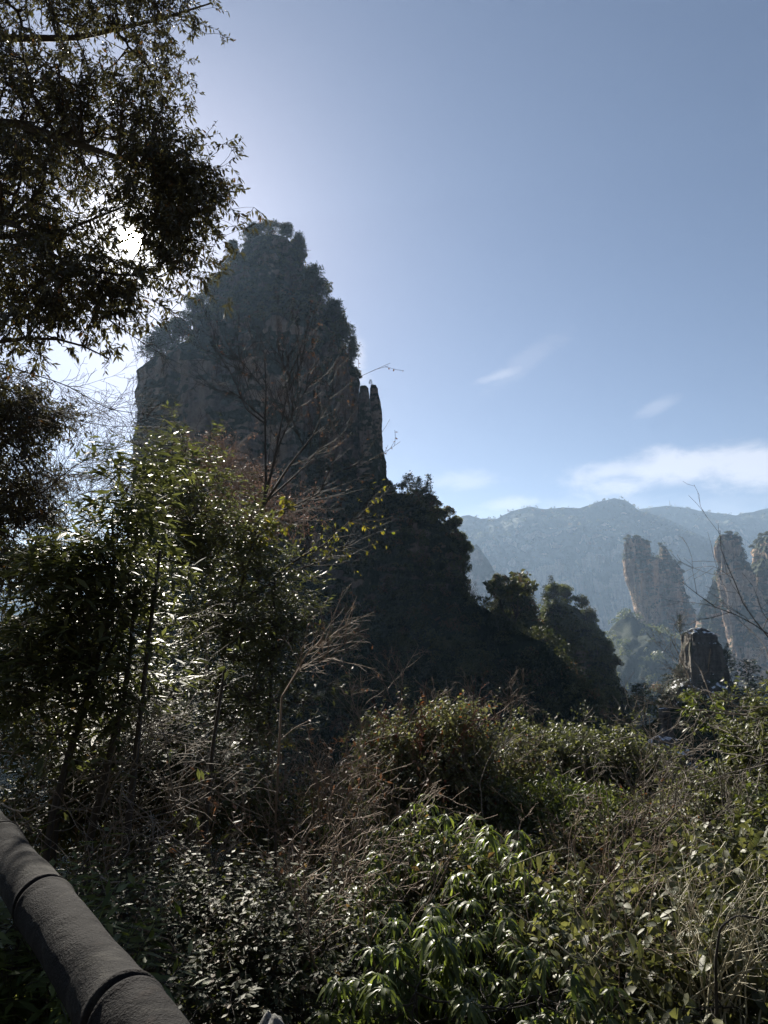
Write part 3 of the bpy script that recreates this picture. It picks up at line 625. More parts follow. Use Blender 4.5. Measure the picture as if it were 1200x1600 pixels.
outline(along([(978, 850), (990, 844), (1004, 850), (1008, 872)], 12, 7, 13, ['broad']), 1096, 'scrubby tree on the left head of the pale twin pillar', 'scrub on the left head of the twin pillar', 10)
outline(along([(1010, 880), (1020, 878), (1030, 880)], 7, 7, 12, ['broad']), 1090, 'scrubby tree in the saddle of the pale twin pillar', 'scrub in the saddle of the twin pillar', 10)
outline(along([(1034, 858), (1045, 872), (1055, 895), (1062, 915), (1072, 945)], 16, 7, 14, ['broad']), 1086, 'scrubby tree down the right edge of the pale twin pillar', 'scrub on the right edge of the twin pillar', 10)
outline(along([(1124, 842), (1145, 840), (1154, 862), (1170, 890), (1185, 900)], 16, 7, 14, ['broad']), 896, 'scrubby tree on the tall lone tower', 'scrub on the lone tower', 8)
outline(along([(1176, 895), (1190, 862), (1200, 842), (1215, 840)], 16, 9, 18, ['broad']), 925, 'scrubby tree on the tower at the right edge', 'scrub on the edge tower', 8)

# woods too many to count, one mesh each ---------------------------
def wood(name, sf, n, hmin, hmax, seed, mat, w=None, per=90, size=0.055, cat='woodland'):
    r = np.random.RandomState(seed); P, Nn = sf.sample(r, n, w)
    h = r.uniform(hmin, hmax, n)[:, None]; b = Buf()
    u = unit(r.randn(n, per, 3)); u[..., 2] = np.abs(u[..., 2]) * 0.95 - 0.2
    lump = 1 + 0.35 * vnoise(u * 2.2 + r.rand(n, 1, 3) * 40)
    q = P[:, None] + np.array([0, 0, 0.34]) * h[:, None] + u * h[:, None] * np.array([0.42, 0.42, 0.5]) * (lump * (0.8 + 0.3 * r.rand(n, per)))[..., None]
    tone = np.clip(r.rand(n, 1) ** 1.3 * 0.92 + 0.16 * r.rand(n, per), 0, 0.999)
    m_ = n * per; q = q.reshape(-1, 3); nn = unit(u.reshape(-1, 3) + 0.6 * r.randn(m_, 3)); A = rperp(r, nn); B = np.cross(nn, A)
    s = (np.repeat(h, per, 0) * size * (0.6 + 0.9 * r.rand(m_, 1)))
    V = np.stack([q + A * s, q + B * s * 0.8, q - A * s, q - B * s * 0.8], 1).reshape(-1, 3)
    b.add(V, (np.arange(m_) * 4)[:, None] + np.arange(4), rq=tone.ravel())
    return tag(b.build(name, mat), kind='stuff')
def veg_w(sf, nz=0.15, lo=-0.1, sc=25.0, front=True):
    k = fbm(sf.C / sc + 3.3, 3); up = sf.N[:, 2]
    w = np.clip((np.abs(up) - nz) * 3, 0.0, 1) + np.clip((k - lo) * 2.2, 0, 1) * 0.9
    if front: w = w * (sf.N[:, 1] * np.sign(-sf.N[:, 1].mean() - 1e-9) > -2)
    return w + 0.004
def facing(sf):   # only the side that can be seen
    c = sf.V.mean(0); return (((sf.C - c) * np.array([0, 1, 0])).sum(1) < 6) * 1.0
w = veg_w(sf_peak, 0.2, 0.05, 18.0) * (sf_peak.C[:, 1] < PK + 12)
zc = sf_peak.C[:, 2]; z600 = at(300, 590, PK)[2]; z540 = at(300, 540, PK)[2]; z760 = at(300, 770, PK)[2]
bare_band = ((zc < z540) & (zc > z760) & (sf_peak.C[:, 0] < at(500, 600, PK)[0]))
w = w * np.where(bare_band, 0.10, 1.0) + np.where(zc > z540, 0.55, 0)
wood('woods', sf_peak, 7500, 1.8, 4.4, 201, MT['wood_leaf'], w, per=80, size=0.08)
wood('woods', sf_sh, 1300, 3.0, 7.0, 202, MT['wood_leaf'], facing(sf_sh), per=80, size=0.07)
spx, spy = proj(sf_spur.C); spw = ((spx > 330) & (spx < 1010) & (sf_spur.C[:, 1] < 272)) * 1.0 + 0.02
wood('woods', sf_spur, 2600, 4, 9.5, 203, MT['wood_leaf'], spw, per=130, size=0.045)
wood('woods', sf_k1, 700, 3, 6, 204, MT['wood_leaf'], facing(sf_k1), per=90, size=0.06)
w2 = facing(sf_k2) * np.clip(fbm(sf_k2.C / 9 + 1, 3) * 2 + 0.9, 0.02, 1)
wood('woods', sf_k2, 1300, 3.2, 6.5, 205, MT['wood_leaf2'], w2, per=100, size=0.06)
wood('woods', sf_v1, 2600, 9, 17, 206, MT['wood_leaf2'], None, per=45, size=0.075)
wood('woods', sf_v3, 420, 3, 6, 241, MT['wood_leaf2'], None, per=140, size=0.045)
wood('woods', sf_v2, 2200, 6, 12, 207, MT['wood_leaf'], None, per=60, size=0.07)
for i_, (sf, n_) in enumerate(((sf_p1, 420), (sf_p1b, 60), (sf_p2, 240), (sf_p3, 320), (sf_p4, 420))):
    ww = facing(sf) * (np.clip(fbm(sf.C / np.array([22, 22, 50]) + 7, 3) * 3 - 0.5, 0.0, 1) + (sf.N[:, 2] > 0.35) * 0.4 + 0.003)
    wood('scrub', sf, n_, 4, 10, 208 + i_, MT['wood_leaf'], ww, per=40, size=0.08)
wood('scrub', sf_s, 60, 1.5, 3, 220, MT['wood_leaf'], facing(sf_s) * (0.05 + (sf_s.C[:, 2] < at(1100, 1080, 200)[2])), per=160, size=0.04)
# forest texture on the far range
wood('woods', far_a, 9000, 9, 20, 230, MT['wood_leaf'], (np.abs(far_a.N[:, 2]) > 0.3) * 1.0, per=10, size=0.16)
wood('woods', far_b, 5000, 9, 20, 231, MT['wood_leaf'], (np.abs(far_b.N[:, 2]) > 0.3) * 1.0, per=10, size=0.16)
wood('woods', far_d, 3500, 10, 22, 232, MT['wood_leaf'], (np.abs(far_d.N[:, 2]) > 0.3) * 1.0, per=12, size=0.14)

# radio masts on the far range
for (px, py, hp, lab) in ((1047, 792, 9, 'taller lattice mast on the far ridge, left of the pair'), (1055, 793, 6, 'shorter lattice mast on the far ridge, right of the pair')):
    q = at(px, py, FAR + 500); H = hp / FPX * (FAR + 500); tb = Buf()
    for sx, sy in ((-1, -1), (1, -1), (1, 1), (-1, 1)):
        tubes(tb, [[[sx * H * 0.1, sy * H * 0.1, -H * 0.2], [sx * H * 0.02, sy * H * 0.02, H]]], [[H * 0.02, H * 0.015]], 4)
    for k in range(6):
        w_ = H * 0.1 * (1 - k / 6.5); z_ = H * k / 6.5; c4 = [[-w_, -w_, z_], [w_, -w_, z_ + H * 0.08], [w_, w_, z_], [-w_, w_, z_ + H * 0.08], [-w_, -w_, z_]]
        tubes(tb, [c4], [[H * 0.01] * 5], 4)
    rt = thing('radio_mast', lab, 'mast', q); tb.build('lattice', MT['bark2'], rt)
    db = Buf(); tubes(db, [[[0, 0, H], [0, 0, H * 1.25]]], [[H * 0.02, H * 0.008]], 5); db.build('aerial', MT['bark'], rt)

# ------------------------------------------------------------------ near plants
def wpath(pix, r, n=14):
    """pixel+depth control points -> (1,n,3) polyline and radii"""
    P = np.array([at(a, b_, d) for (a, b_, d) in pix]); L = smooth_line(P, n)
    rr = np.interp(np.linspace(0, 1, n), np.linspace(0, 1, len(r)), r); return L, rr
def blob_tree(name, label, cat, seed, skel, blobs, nK, nS, twig=(3, 0.28), leaf=(9, 0.09, 0.03), leafm='laurel', barkm='bark', group=None, shell=0.5,
              droop=0.3, spread=0.9, curl=0.35, up=0.8, big=False, whorl=False, sub_r=0.012, extra=None, t_trop=0.0, base=None, flatz=1.0, fold=0.18, clump=0.55, clump_r=0.16, gap=None):
    """skel: list of (pts, radii); blobs: list of (px, py, depth, rx px, ry px, rdepth m, weight)"""
    rng = np.random.RandomState(seed); wb, lb = Buf(), Buf()
    nodes = []; 
    for (p_, r_) in skel:
        tubes(wb, p_[None], r_[None], 7); nodes.append(np.concatenate([p_[len(p_) // 4:], r_[len(p_) // 4:, None]], 1))
    nodes = np.concatenate(nodes)
    B = np.array([b_[:7] for b_ in blobs], float); C = at(B[:, 0], B[:, 1], B[:, 2]); RX = B[:, 3] / FPX * B[:, 2]; RY = B[:, 4] / FPX * B[:, 2]; RD = B[:, 5]
    w_ = B[:, 6] / B[:, 6].sum()
    def samp(n, sh):
        i = rng.choice(len(B), n, p=w_); v = unit(rng.randn(n, 3)); rr = sh + (1 - sh) * rng.rand(n, 1) ** 0.6
        rr = np.where(rng.rand(n, 1) < 0.35, rng.rand(n, 1) ** 0.4, rr); rr = np.where(rng.rand(n, 1) < 0.10, 1.0 + 0.22 * rng.rand(n, 1), rr)
        return C[i] + v * rr * np.stack([RX[i], RD[i], RY[i]], 1)
    def connect(Q, nd, r0, n, sides, rmin):
        d = np.linalg.norm(Q[:, None] - nd[None, :, :3], axis=2) + 0.35 * np.clip(nd[None, :, 2] - Q[:, None, 2], 0, None)
        j = d.argmin(1); A = nd[j, :3]; r1 = np.minimum(nd[j, 3] * 0.75, r0)
        L = np.linalg.norm(Q - A, axis=1)[:, None]
        ctl = A * 0.45 + Q * 0.55 + rng.randn(len(Q), 3) * 0.10 * L - np.array([0, 0, 0.12]) * L
        P = bez(A, ctl, Q, n); P[:, 1:-1] += rng.randn(len(Q), n - 2, 3) * 0.02 * L[:, None]
        rad = r1[:, None] * np.linspace(1, 0.4, n); rad = np.maximum(rad, rmin)
        tubes(wb, P, rad, sides); return np.concatenate([P.reshape(-1, 3), rad.reshape(-1, 1)], 1)
    K = samp(nK, 0.2); nd1 = connect(K, nodes, sub_r * 2, 9, 5, sub_r * 0.4)
    nodes = np.concatenate([nodes, nd1]); S = samp(nS, shell)
    cl_ = rng.rand(nS) < clump; S[cl_] = K[rng.randint(0, nK, cl_.sum())] + rng.randn(cl_.sum(), 3) * np.array([1, 1, 0.7]) * clump_r
    if gap is not None:
        gx, gy = proj(S); S = S[np.hypot(gx - gap[0], gy - gap[1]) > gap[2]]; nS = len(S)
    nd2 = connect(S, nodes, sub_r, 6, 3, sub_r * 0.13)
    ctr = C.mean(0)
    k, tl = twig; P0 = np.repeat(S, k, 0)
    out = unit(P0 - C[np.linalg.norm(P0[:, None] - C[None], axis=2).argmin(1)])
    D = unit(out * 0.7 + rng.randn(len(P0), 3) * 0.7 + np.array([0, 0, 0.15]))
    tw = grow(rng, P0, D, tl * (0.6 + 0.8 * rng.rand(len(P0))), sub_r * 0.25, [dict(n=3, wob=0.15, trop=t_trop)])[0]
    tubes(wb, tw[0], np.maximum(tw[1], sub_r * 0.12), 3)
    m, L, W = leaf
    if whorl:
        tips = tw[0][:, -1]; td = unit(tw[0][:, -1] - tw[0][:, -2]); nb = len(tips)
        P = np.repeat(tips, m, 0); a = np.tile(np.arange(m) * 2 * math.pi / m, nb) + np.repeat(rng.rand(nb) * 6.28, m) + rng.randn(nb * m) * 0.2
        el = rng.uniform(-0.35, 0.55, nb * m); Dl = np.stack([np.cos(a) * np.cos(el), np.sin(a) * np.cos(el), np.sin(el)], 1)
        s = 0.6 + 0.55 * rng.rand(nb * m); Nn = unit(np.array([0, 0, 1.0]) + 0.2 * rng.randn(nb * m, 3))
        leaves(lb, rng, P, Dl, Nn, L * s, W * s, big=True, curl=curl)
    elif m:
        twig_leaves(lb, rng, tw[0], m, L, W, spread=spread, droop=droop, up=up, big=big, curl=curl, flatz=flatz, fold=fold)
    if extra: extra(rng, wb, lb, nodes)
    bs = np.asarray(base if base is not None else skel[0][0][0], float)
    rt = thing(name, label, cat, bs, group)
    wb.build('trunk' if cat.endswith('tree') else 'stems', MT[barkm], rt, bs, smooth=True)
    if lb.n: lb.build('crown' if cat.endswith('tree') else 'foliage', MT[leafm], rt, bs)
    return rt
def gz(x, y): return float(ground_z(np.array([x]), np.array([y]))[0])
def root_to(px, py, Y, dx=0.0, dy=0.0):
    q = at(px, py, Y); return np.array([q[0] + dx, q[1] + dy, gz(q[0] + dx, q[1] + dy) - 0.15])
def rootline(px, py, Y, top, r0, r1, dx=0, dy=0, n=12, bend=0.1, mid=None):
    """trunk from the ground to the (px,py,Y) target"""
    a = root_to(px, py, Y, dx, dy); c = at(*top); mids = [at(*q) for q in (mid or [])]
    P = np.array([a] + mids + [c]); return smooth_line(P, n), np.linspace(r0, r1, n)

# -- A: the big evergreen overhanging from the left
r0 = root_to(-420, 900, 6.0)
trunk = smooth_line(np.array([r0, at(-430, 600, 6.6), at(-330, 250, 7.2), at(-260, -60, 7.6), at(-200, -500, 8.0)]), 24), np.linspace(0.22, 0.07, 24)
l1 = wpath([(-330, 260, 7.2), (-150, 200, 7.2), (20, 190, 7.0), (180, 245, 6.8), (250, 265, 6.6), (315, 290, 6.5)], [0.09, 0.05, 0.012], 20)
l2 = wpath([(-350, 330, 7.1), (-100, 330, 6.6), (20, 345, 6.3), (60, 385, 6.2), (120, 420, 6.0), (195, 430, 5.9)], [0.08, 0.045, 0.01], 20)
l3 = wpath([(-400, 480, 6.8), (-150, 400, 6.3), (0, 370, 6.2), (90, 365, 6.3), (200, 320, 6.5)], [0.07, 0.035, 0.008], 20)
l4 = wpath([(-300, 100, 7.4), (-100, 60, 7.6), (120, 60, 7.8), (250, 30, 8.0), (330, 5, 8.0)], [0.08, 0.045, 0.01], 20)
l5 = wpath([(-420, 560, 6.5), (-200, 540, 6.0), (0, 535, 5.8), (60, 525, 5.8), (120, 535, 5.8), (170, 560, 5.9)], [0.06, 0.03, 0.006], 18)
l6 = wpath([(-230, -200, 7.8), (-100, -120, 7.6), (80, -60, 7.4), (220, -40, 7.2)], [0.06, 0.03, 0.01], 16)
blob_tree('evergreen_tree', 'big backlit evergreen tree overhanging the upper left corner in front of the sun', 'tree', 301, [trunk, l1, l2, l3, l4, l5, l6],
    [(50, 40, 7.4, 150, 80, 1.1, 2.6), (190, 0, 7.6, 110, 45, 0.8, 1.5), (225, 70, 7.4, 50, 50, 0.6, 0.8), (50, 170, 7.0, 120, 80, 1.0, 2.2), (160, 170, 7.0, 75, 80, 0.8, 1.2), (235, 190, 6.8, 50, 55, 0.5, 1.1),
     (270, 255, 6.6, 56, 46, 0.5, 1.5), (300, 300, 6.5, 42, 40, 0.4, 0.9), (50, 290, 6.6, 100, 60, 0.8, 1.4), (225, 310, 6.5, 50, 36, 0.4, 0.6), (262, 368, 6.2, 40, 34, 0.4, 0.75), (285, 410, 6.2, 26, 20, 0.3, 0.3), (232, 350, 6.3, 26, 24, 0.3, 0.3),
     (175, 425, 6.0, 48, 34, 0.5, 1.0), (130, 470, 5.9, 62, 32, 0.5, 1.0), (50, 450, 6.0, 90, 46, 0.6, 0.9), (30, 380, 6.2, 90, 40, 0.6, 0.8), (150, 530, 5.8, 32, 14, 0.3, 0.22), (40, 515, 5.8, 75, 20, 0.4, 0.35),
     (-80, 100, 7.4, 140, 160, 1.2, 2.0), (-90, 380, 6.4, 120, 160, 1.0, 1.2), (110, 370, 6.3, 45, 24, 0.4, 0.35), (60, -120, 7.4, 220, 110, 1.2, 1.8), (285, 10, 7.6, 24, 10, 0.2, 0.15)],
    130, 2300, twig=(3, 0.18), leaf=(8, 0.066, 0.023), leafm='over_leaf', sub_r=0.013, droop=0.45, shell=0.2, clump=0.6, clump_r=0.22, gap=(205, 375, 24))

# -- B: dark mass of evergreen below it at the left edge
t1 = rootline(-60, 900, 7.5, (-20, 600, 7.5), 0.10, 0.02, -0.4, 0.4)
blob_tree('evergreen_tree', 'dark evergreen tree at the left edge, under the overhanging one', 'tree', 302, [t1, wpath([(-60, 800, 7.5), (0, 700, 7.4), (60, 650, 7.3)], [0.04, 0.008])],
    [(0, 610, 7.4, 55, 34, 0.6, 0.9), (60, 640, 7.4, 30, 24, 0.4, 0.4), (10, 660, 7.4, 55, 60, 0.7, 1.2), (20, 740, 7.4, 60, 50, 0.7, 1.2), (30, 850, 7.5, 58, 70, 0.8, 1.6), (20, 960, 7.6, 75, 70, 0.8, 1.8), (-80, 800, 7.6, 90, 200, 0.9, 1.5), (70, 1040, 7.8, 70, 50, 0.6, 0.8)],
    50, 1050, twig=(3, 0.24), leaf=(7, 0.07, 0.022), leafm='over_leaf', sub_r=0.012)

# -- C: glossy laurel saplings left of centre
def laurel(label, seed, stems, blobs, nS, nK=40, leaf=(9, 0.078, 0.024), lm='laurel', **kw):
    return blob_tree('laurel_tree', label, 'tree', seed, stems, blobs, nK, nS, twig=(3, 0.26), leaf=leaf, leafm=lm, sub_r=0.010, droop=0.0, up=1.6, shell=0.05, flatz=0.35, fold=0.07, **kw)
s1 = rootline(300, 1300, 14.0, (262, 730, 14.0), 0.15, 0.02, 0.1, 0.1, 20, mid=[(205, 1290, 14.0), (218, 1080, 14.0), (235, 900, 14.0)])
s2 = wpath([(235, 930, 14.0), (290, 830, 14.0), (330, 760, 14.0)], [0.035, 0.009])
s2b = wpath([(228, 980, 14.0), (255, 850, 13.9), (250, 740, 13.9)], [0.05, 0.012])
s3 = rootline(330, 1400, 14.42, (400, 850, 14.42), 0.15, 0.025, 0.0, 0.1, 20, mid=[(322, 1300, 14.42), (335, 1100, 14.42), (360, 960, 14.42)])
blob_tree('laurel_tree', 'tall glossy leaved sapling rising in front of the dark peak, left of the bare tree', 'tree', 311, [s1, s2, s2b, s3],
    [(270, 728, 14.0, 34, 26, 0.7, 0.6), (250, 785, 14.0, 52, 40, 0.98, 1.1), (315, 800, 14.0, 42, 40, 0.98, 0.9), (390, 828, 14.0, 34, 22, 0.84, 0.5), (360, 870, 14.0, 66, 40, 1.26, 1.3), (265, 870, 14.0, 62, 44, 1.12, 1.2), (425, 905, 14.14, 34, 30, 0.98, 0.6),
     (400, 970, 14.14, 62, 50, 1.4, 1.5), (300, 970, 14.14, 72, 50, 1.4, 1.3), (440, 1000, 14.14, 26, 40, 0.84, 0.4), (400, 1075, 14.42, 52, 50, 1.4, 1.1), (280, 1080, 14.42, 72, 50, 1.4, 1.1), (385, 1170, 14.56, 52, 50, 1.12, 0.9), (478, 1090, 14.0, 24, 16, 0.56, 0.2)],
    100, 960, twig=(3, 0.5), leaf=(10, 0.135, 0.04), leafm='laurel', sub_r=0.022, droop=0.0, up=1.6, shell=0.05, flatz=0.35, fold=0.07, clump=0.6, clump_r=0.36)
s4 = rootline(60, 1300, 5.2, (175, 800, 5.0), 0.05, 0.008, 0.0, 0.2, 20, mid=[(90, 1240, 5.2), (150, 1040, 5.1), (180, 920, 5.0)])
s5 = rootline(150, 1350, 5.2, (215, 880, 5.2), 0.06, 0.008, 0.0, 0.2, 20, mid=[(135, 1330, 5.2), (200, 1060, 5.2)])
laurel('thin sapling with glinting pale leaves at the left, beside the tall glossy sapling', 312, [s4, s5],
    [(120, 900, 5.0, 66, 28, 0.4, 1.1), (140, 960, 5.0, 66, 32, 0.4, 0.9), (200, 770, 5.0, 22, 50, 0.25, 0.4), (180, 850, 5.0, 40, 40, 0.3, 0.6), (60, 1010, 5.1, 60, 30, 0.4, 0.6), (30, 1080, 5.1, 60, 40, 0.4, 0.7), (170, 1060, 5.2, 70, 50, 0.4, 0.7)],
    330, 34, leaf=(8, 0.13, 0.03))
s6 = rootline(230, 1400, 6.6, (215, 1030, 6.4), 0.04, 0.01, 0.1, 0.3, 16)
laurel('low shaded laurel behind the slanting thin trunks at the left', 313, [s6],
    [(90, 1130, 6.6, 110, 60, 0.8, 1.3), (200, 1180, 6.6, 110, 70, 0.8, 1.3), (300, 1240, 6.4, 80, 70, 0.7, 1.1), (60, 1240, 6.6, 90, 60, 0.8, 1.0), (170, 1300, 6.4, 100, 60, 0.7, 1)], 900, 40, leaf=(8, 0.07, 0.028), lm='under')
s7 = rootline(420, 1500, 4.6, (430, 1300, 4.6), 0.03, 0.008, 0.1, 0.2, 12)
laurel('low leafy laurel at the bottom, right of the thick rail', 314, [s7],
    [(330, 1500, 4.3, 110, 60, 0.6, 1.3), (450, 1530, 4.2, 100, 60, 0.6, 1.3), (230, 1420, 4.6, 90, 50, 0.5, 0.8), (380, 1420, 4.8, 100, 50, 0.5, 0.8)], 800, 44, leaf=(9, 0.042, 0.02), lm='under')
s8 = rootline(60, 1600, 2.9, (30, 1440, 2.9), 0.02, 0.006, -0.2, 0.2, 10)
laurel('narrow leaved shrub peeping out below the thick rail', 315, [s8],
    [(20, 1520, 2.9, 70, 90, 0.3, 1.0), (-60, 1560, 2.9, 90, 80, 0.3, 0.8), (70, 1590, 2.8, 60, 50, 0.3, 0.8)], 190, 20, leaf=(8, 0.085, 0.02), lm='fresh')
for kq, (pl, lab) in enumerate((([(150, 1340, 5.3), (170, 1180, 5.3), (200, 1080, 5.3), (150, 1000, 5.4)], 'dark slanting thin trunk at the left, nearest the rail'),
                                ([(290, 1480, 5.5), (315, 1330, 5.5), (325, 1180, 5.5), (350, 1060, 5.5)], 'dark upright thin trunk below the tall glossy sapling'))):
    pass

# -- D: bare tree in front of the peak, with dry leaves
def bare_extra(rng, wb, lb, nodes): pass
q0 = at(405, 815, 15.73)
bt = [rootline(400, 900, 15.73, (405, 815, 15.73), 0.13, 0.07, 0.0, 0.0, 12)]
def limb(*a, r=(0.03, 0.004), n=16): return wpath(list(a), list(r), n)
bt += [limb((405, 815, 15.73), (416, 770, 15.73), (414, 660, 15.73), (416, 610, 15.54), (412, 545, 15.54), r=(0.0432, 0.0252, 0.0054)),
       limb((414, 662, 15.73), (385, 640, 15.73), (360, 580, 15.91), (348, 565, 15.91), r=(0.0252, 0.0054)),
       limb((413, 655, 15.73), (372, 618, 15.54), (340, 600, 15.54), (333, 590, 15.54), r=(0.0216, 0.0054)),
       limb((415, 612, 15.54), (390, 580, 15.54), (368, 553, 15.36), r=(0.018, 0.0054)),
       limb((408, 800, 15.73), (424, 740, 15.91), (440, 660, 16.09), (452, 600, 16.28), (450, 530, 16.28), r=(0.036, 0.0216, 0.0054)),
       limb((430, 710, 15.91), (460, 640, 15.73), (490, 590, 15.73), (495, 570, 15.73), r=(0.0216, 0.0054)),
       limb((452, 610, 16.28), (470, 570, 16.28), (478, 545, 16.28), r=(0.018, 0.0054)),
       limb((452, 590, 16.28), (440, 565, 16.28), (433, 543, 16.28), r=(0.0144, 0.0054)),
       limb((412, 790, 15.73), (450, 730, 15.36), (490, 680, 15.17), (515, 620, 14.98), (527, 600, 14.98), r=(0.0324, 0.0162, 0.0045)),
       limb((420, 780, 15.73), (470, 735, 16.09), (500, 700, 16.28), (530, 670, 16.46), (550, 650, 16.46), r=(0.027, 0.0144, 0.0045)),
       limb((408, 810, 15.73), (460, 790, 15.17), (500, 770, 14.8), (520, 740, 14.62), (560, 725, 14.62), r=(0.0288, 0.0144, 0.0045)),
       limb((475, 700, 15.17), (455, 650, 14.98), (470, 620, 14.98), r=(0.0108, 0.0036))]
rb = np.random.RandomState(401); wb, lb = Buf(), Buf()
for p_, r_ in bt: tubes(wb, p_[None], r_[None], 6)
for p_, r_ in bt[1:]:
    j = rb.randint(3, len(p_) - 1, 12); tg = unit(p_[j + 1] - p_[j]); a = rb.uniform(0.45, 0.9, (12, 1)); D = tg * np.cos(a) + rperp(rb, tg) * np.sin(a)
    lv = grow(rb, p_[j], D, rb.uniform(0.65, 1.6, 12), 0.010, [dict(n=5, wob=0.12, trop=0.14, kids=3, t0=0.25, ang=0.6, lr=0.6), dict(n=3, wob=0.15, trop=0.1)])
    for (pp, rr) in lv: tubes(wb, pp, np.maximum(rr, 0.005), 3)
    tw = lv[1][0]; right = tw[:, -1, 0] > at(470, 650, 15.73)[0]
    sel = (rb.rand(len(tw)) < np.where(right, 0.75, 0.16))
    if sel.any(): twig_leaves(lb, rb, tw[sel], 3, 0.06, 0.032, droop=0.6)
bs = bt[0][0][0]; rt = thing('bare_tree', 'leafless tree with a few dry brown leaves in front of the dark peak', 'bare tree', bs)
wb.build('trunk', MT['bark'], rt, bs, smooth=True); lb.build('dry_leaves', MT['brown'], rt, bs)

# greyish-pink leafy twig bush beside it
t_ = rootline(330, 900, 26, (335, 740, 26), 0.14, 0.03, 0, 0.2)
blob_tree('dry_leaved_tree', 'mauve brown tree with small dry leaves, behind the tall glossy sapling', 'tree', 402, [t_],
    [(330, 710, 26, 45, 25, 1.0, 0.7), (355, 745, 26, 60, 40, 1.25, 1.3), (390, 790, 26, 48, 50, 1.25, 1.0), (310, 770, 26, 50, 40, 1.25, 0.8), (440, 800, 26, 60, 40, 1.0, 0.5)], 44, 620, twig=(3, 0.62), leaf=(4, 0.09, 0.042), leafm='mauve', barkm='twig', sub_r=0.024, shell=0.1, clump_r=0.45)

# branch with yellow-green leaves reaching right
def spray_branch(label, seed, paths, leafm, leaf, n_tw, tl, barkm='bark', name='leafy_branch', cat='branch', m=5, group=None, tw_lv=2, droop=0.5, trop=0.0, tmin=0.004, nodeleaf=1.0, rmin=0.0015):
    rg = np.random.RandomState(seed); wb, lb = Buf(), Buf()
    for p_, r_ in paths:
        tubes(wb, p_[None], r_[None], 5); j = rg.randint(len(p_) // 4, len(p_) - 1, n_tw); tg = unit(p_[j + 1] - p_[j]); a = rg.uniform(0.4, 1.0, (n_tw, 1))
        D = tg * np.cos(a) + rperp(rg, tg) * np.sin(a)
        sp = [dict(n=5, wob=0.14, trop=trop, kids=3, t0=0.3, ang=0.7, lr=0.55), dict(n=3, wob=0.15, trop=trop)] if tw_lv == 2 else \
             [dict(n=5, wob=0.14, trop=trop, kids=4, t0=0.2, ang=0.7, lr=0.6), dict(n=4, wob=0.16, trop=trop, kids=4, ang=0.7, lr=0.55), dict(n=3, wob=0.2)]
        lv = grow(rg, p_[j], D, tl * rg.uniform(0.5, 1.3, n_tw), tmin, sp)
        for (pp, rr) in lv: tubes(wb, pp, np.maximum(rr, rmin), 3)
        if m:
            tw = lv[-1][0]; s = rg.rand(len(tw)) < nodeleaf
            if s.any(): twig_leaves(lb, rg, tw[s], m, leaf[0], leaf[1], droop=droop)
    bs = paths[0][0][0]; rt = thing(name, label, cat, bs, group)
    wb.build('stems', MT[barkm], rt, bs, smooth=True)
    if lb.n: lb.build('foliage', MT[leafm], rt, bs)
    return rt
spray_branch('small tree with yellow green leaves on long arms, right of the glossy sapling', 411,
    [rootline(430, 1000, 14.6, (430, 900, 14.5), 0.05, 0.03, -0.2, 0.2), limb((430, 900, 14.5), (470, 870, 14.4), (510, 850, 14.3), (545, 815, 14.2), (580, 800, 14.2), r=(0.03, 0.007)), limb((430, 900, 14.5), (480, 885, 14.3), (520, 870, 14.2), (545, 850, 14.2), r=(0.02, 0.005))],
    'yellow', (0.09, 0.045), 24, 0.75, tmin=0.008, rmin=0.003, name='slender_tree', cat='tree', m=3, nodeleaf=0.45)
spray_branch('bright green twig catching the sun at the foot of the bare tree', 412,
    [limb((370, 900, 13.5), (400, 840, 13.5), (430, 815, 13.4), (450, 800, 13.4), r=(0.02, 0.004))], 'yellow', (0.13, 0.055), 14, 0.42, name='green_twig', cat='twig', m=5)
spray_branch('bare forked branch with reddish tips above the brown thicket, centre left', 413,
    [rootline(430, 1200, 6.3, (440, 1090, 6.2), 0.012, 0.010, -0.1, 0.2), limb((440, 1090, 6.2), (480, 1020, 6.2), (530, 985, 6.2), (555, 970, 6.2), r=(0.010, 0.002)), limb((440, 1090, 6.2), (470, 1040, 6.1), (510, 1030, 6.0), (545, 1000, 6.0), r=(0.008, 0.002))],
    'brown', (0.03, 0.012), 22, 0.4, barkm='twig', name='bare_shrub', cat='shrub', m=2, nodeleaf=0.2)

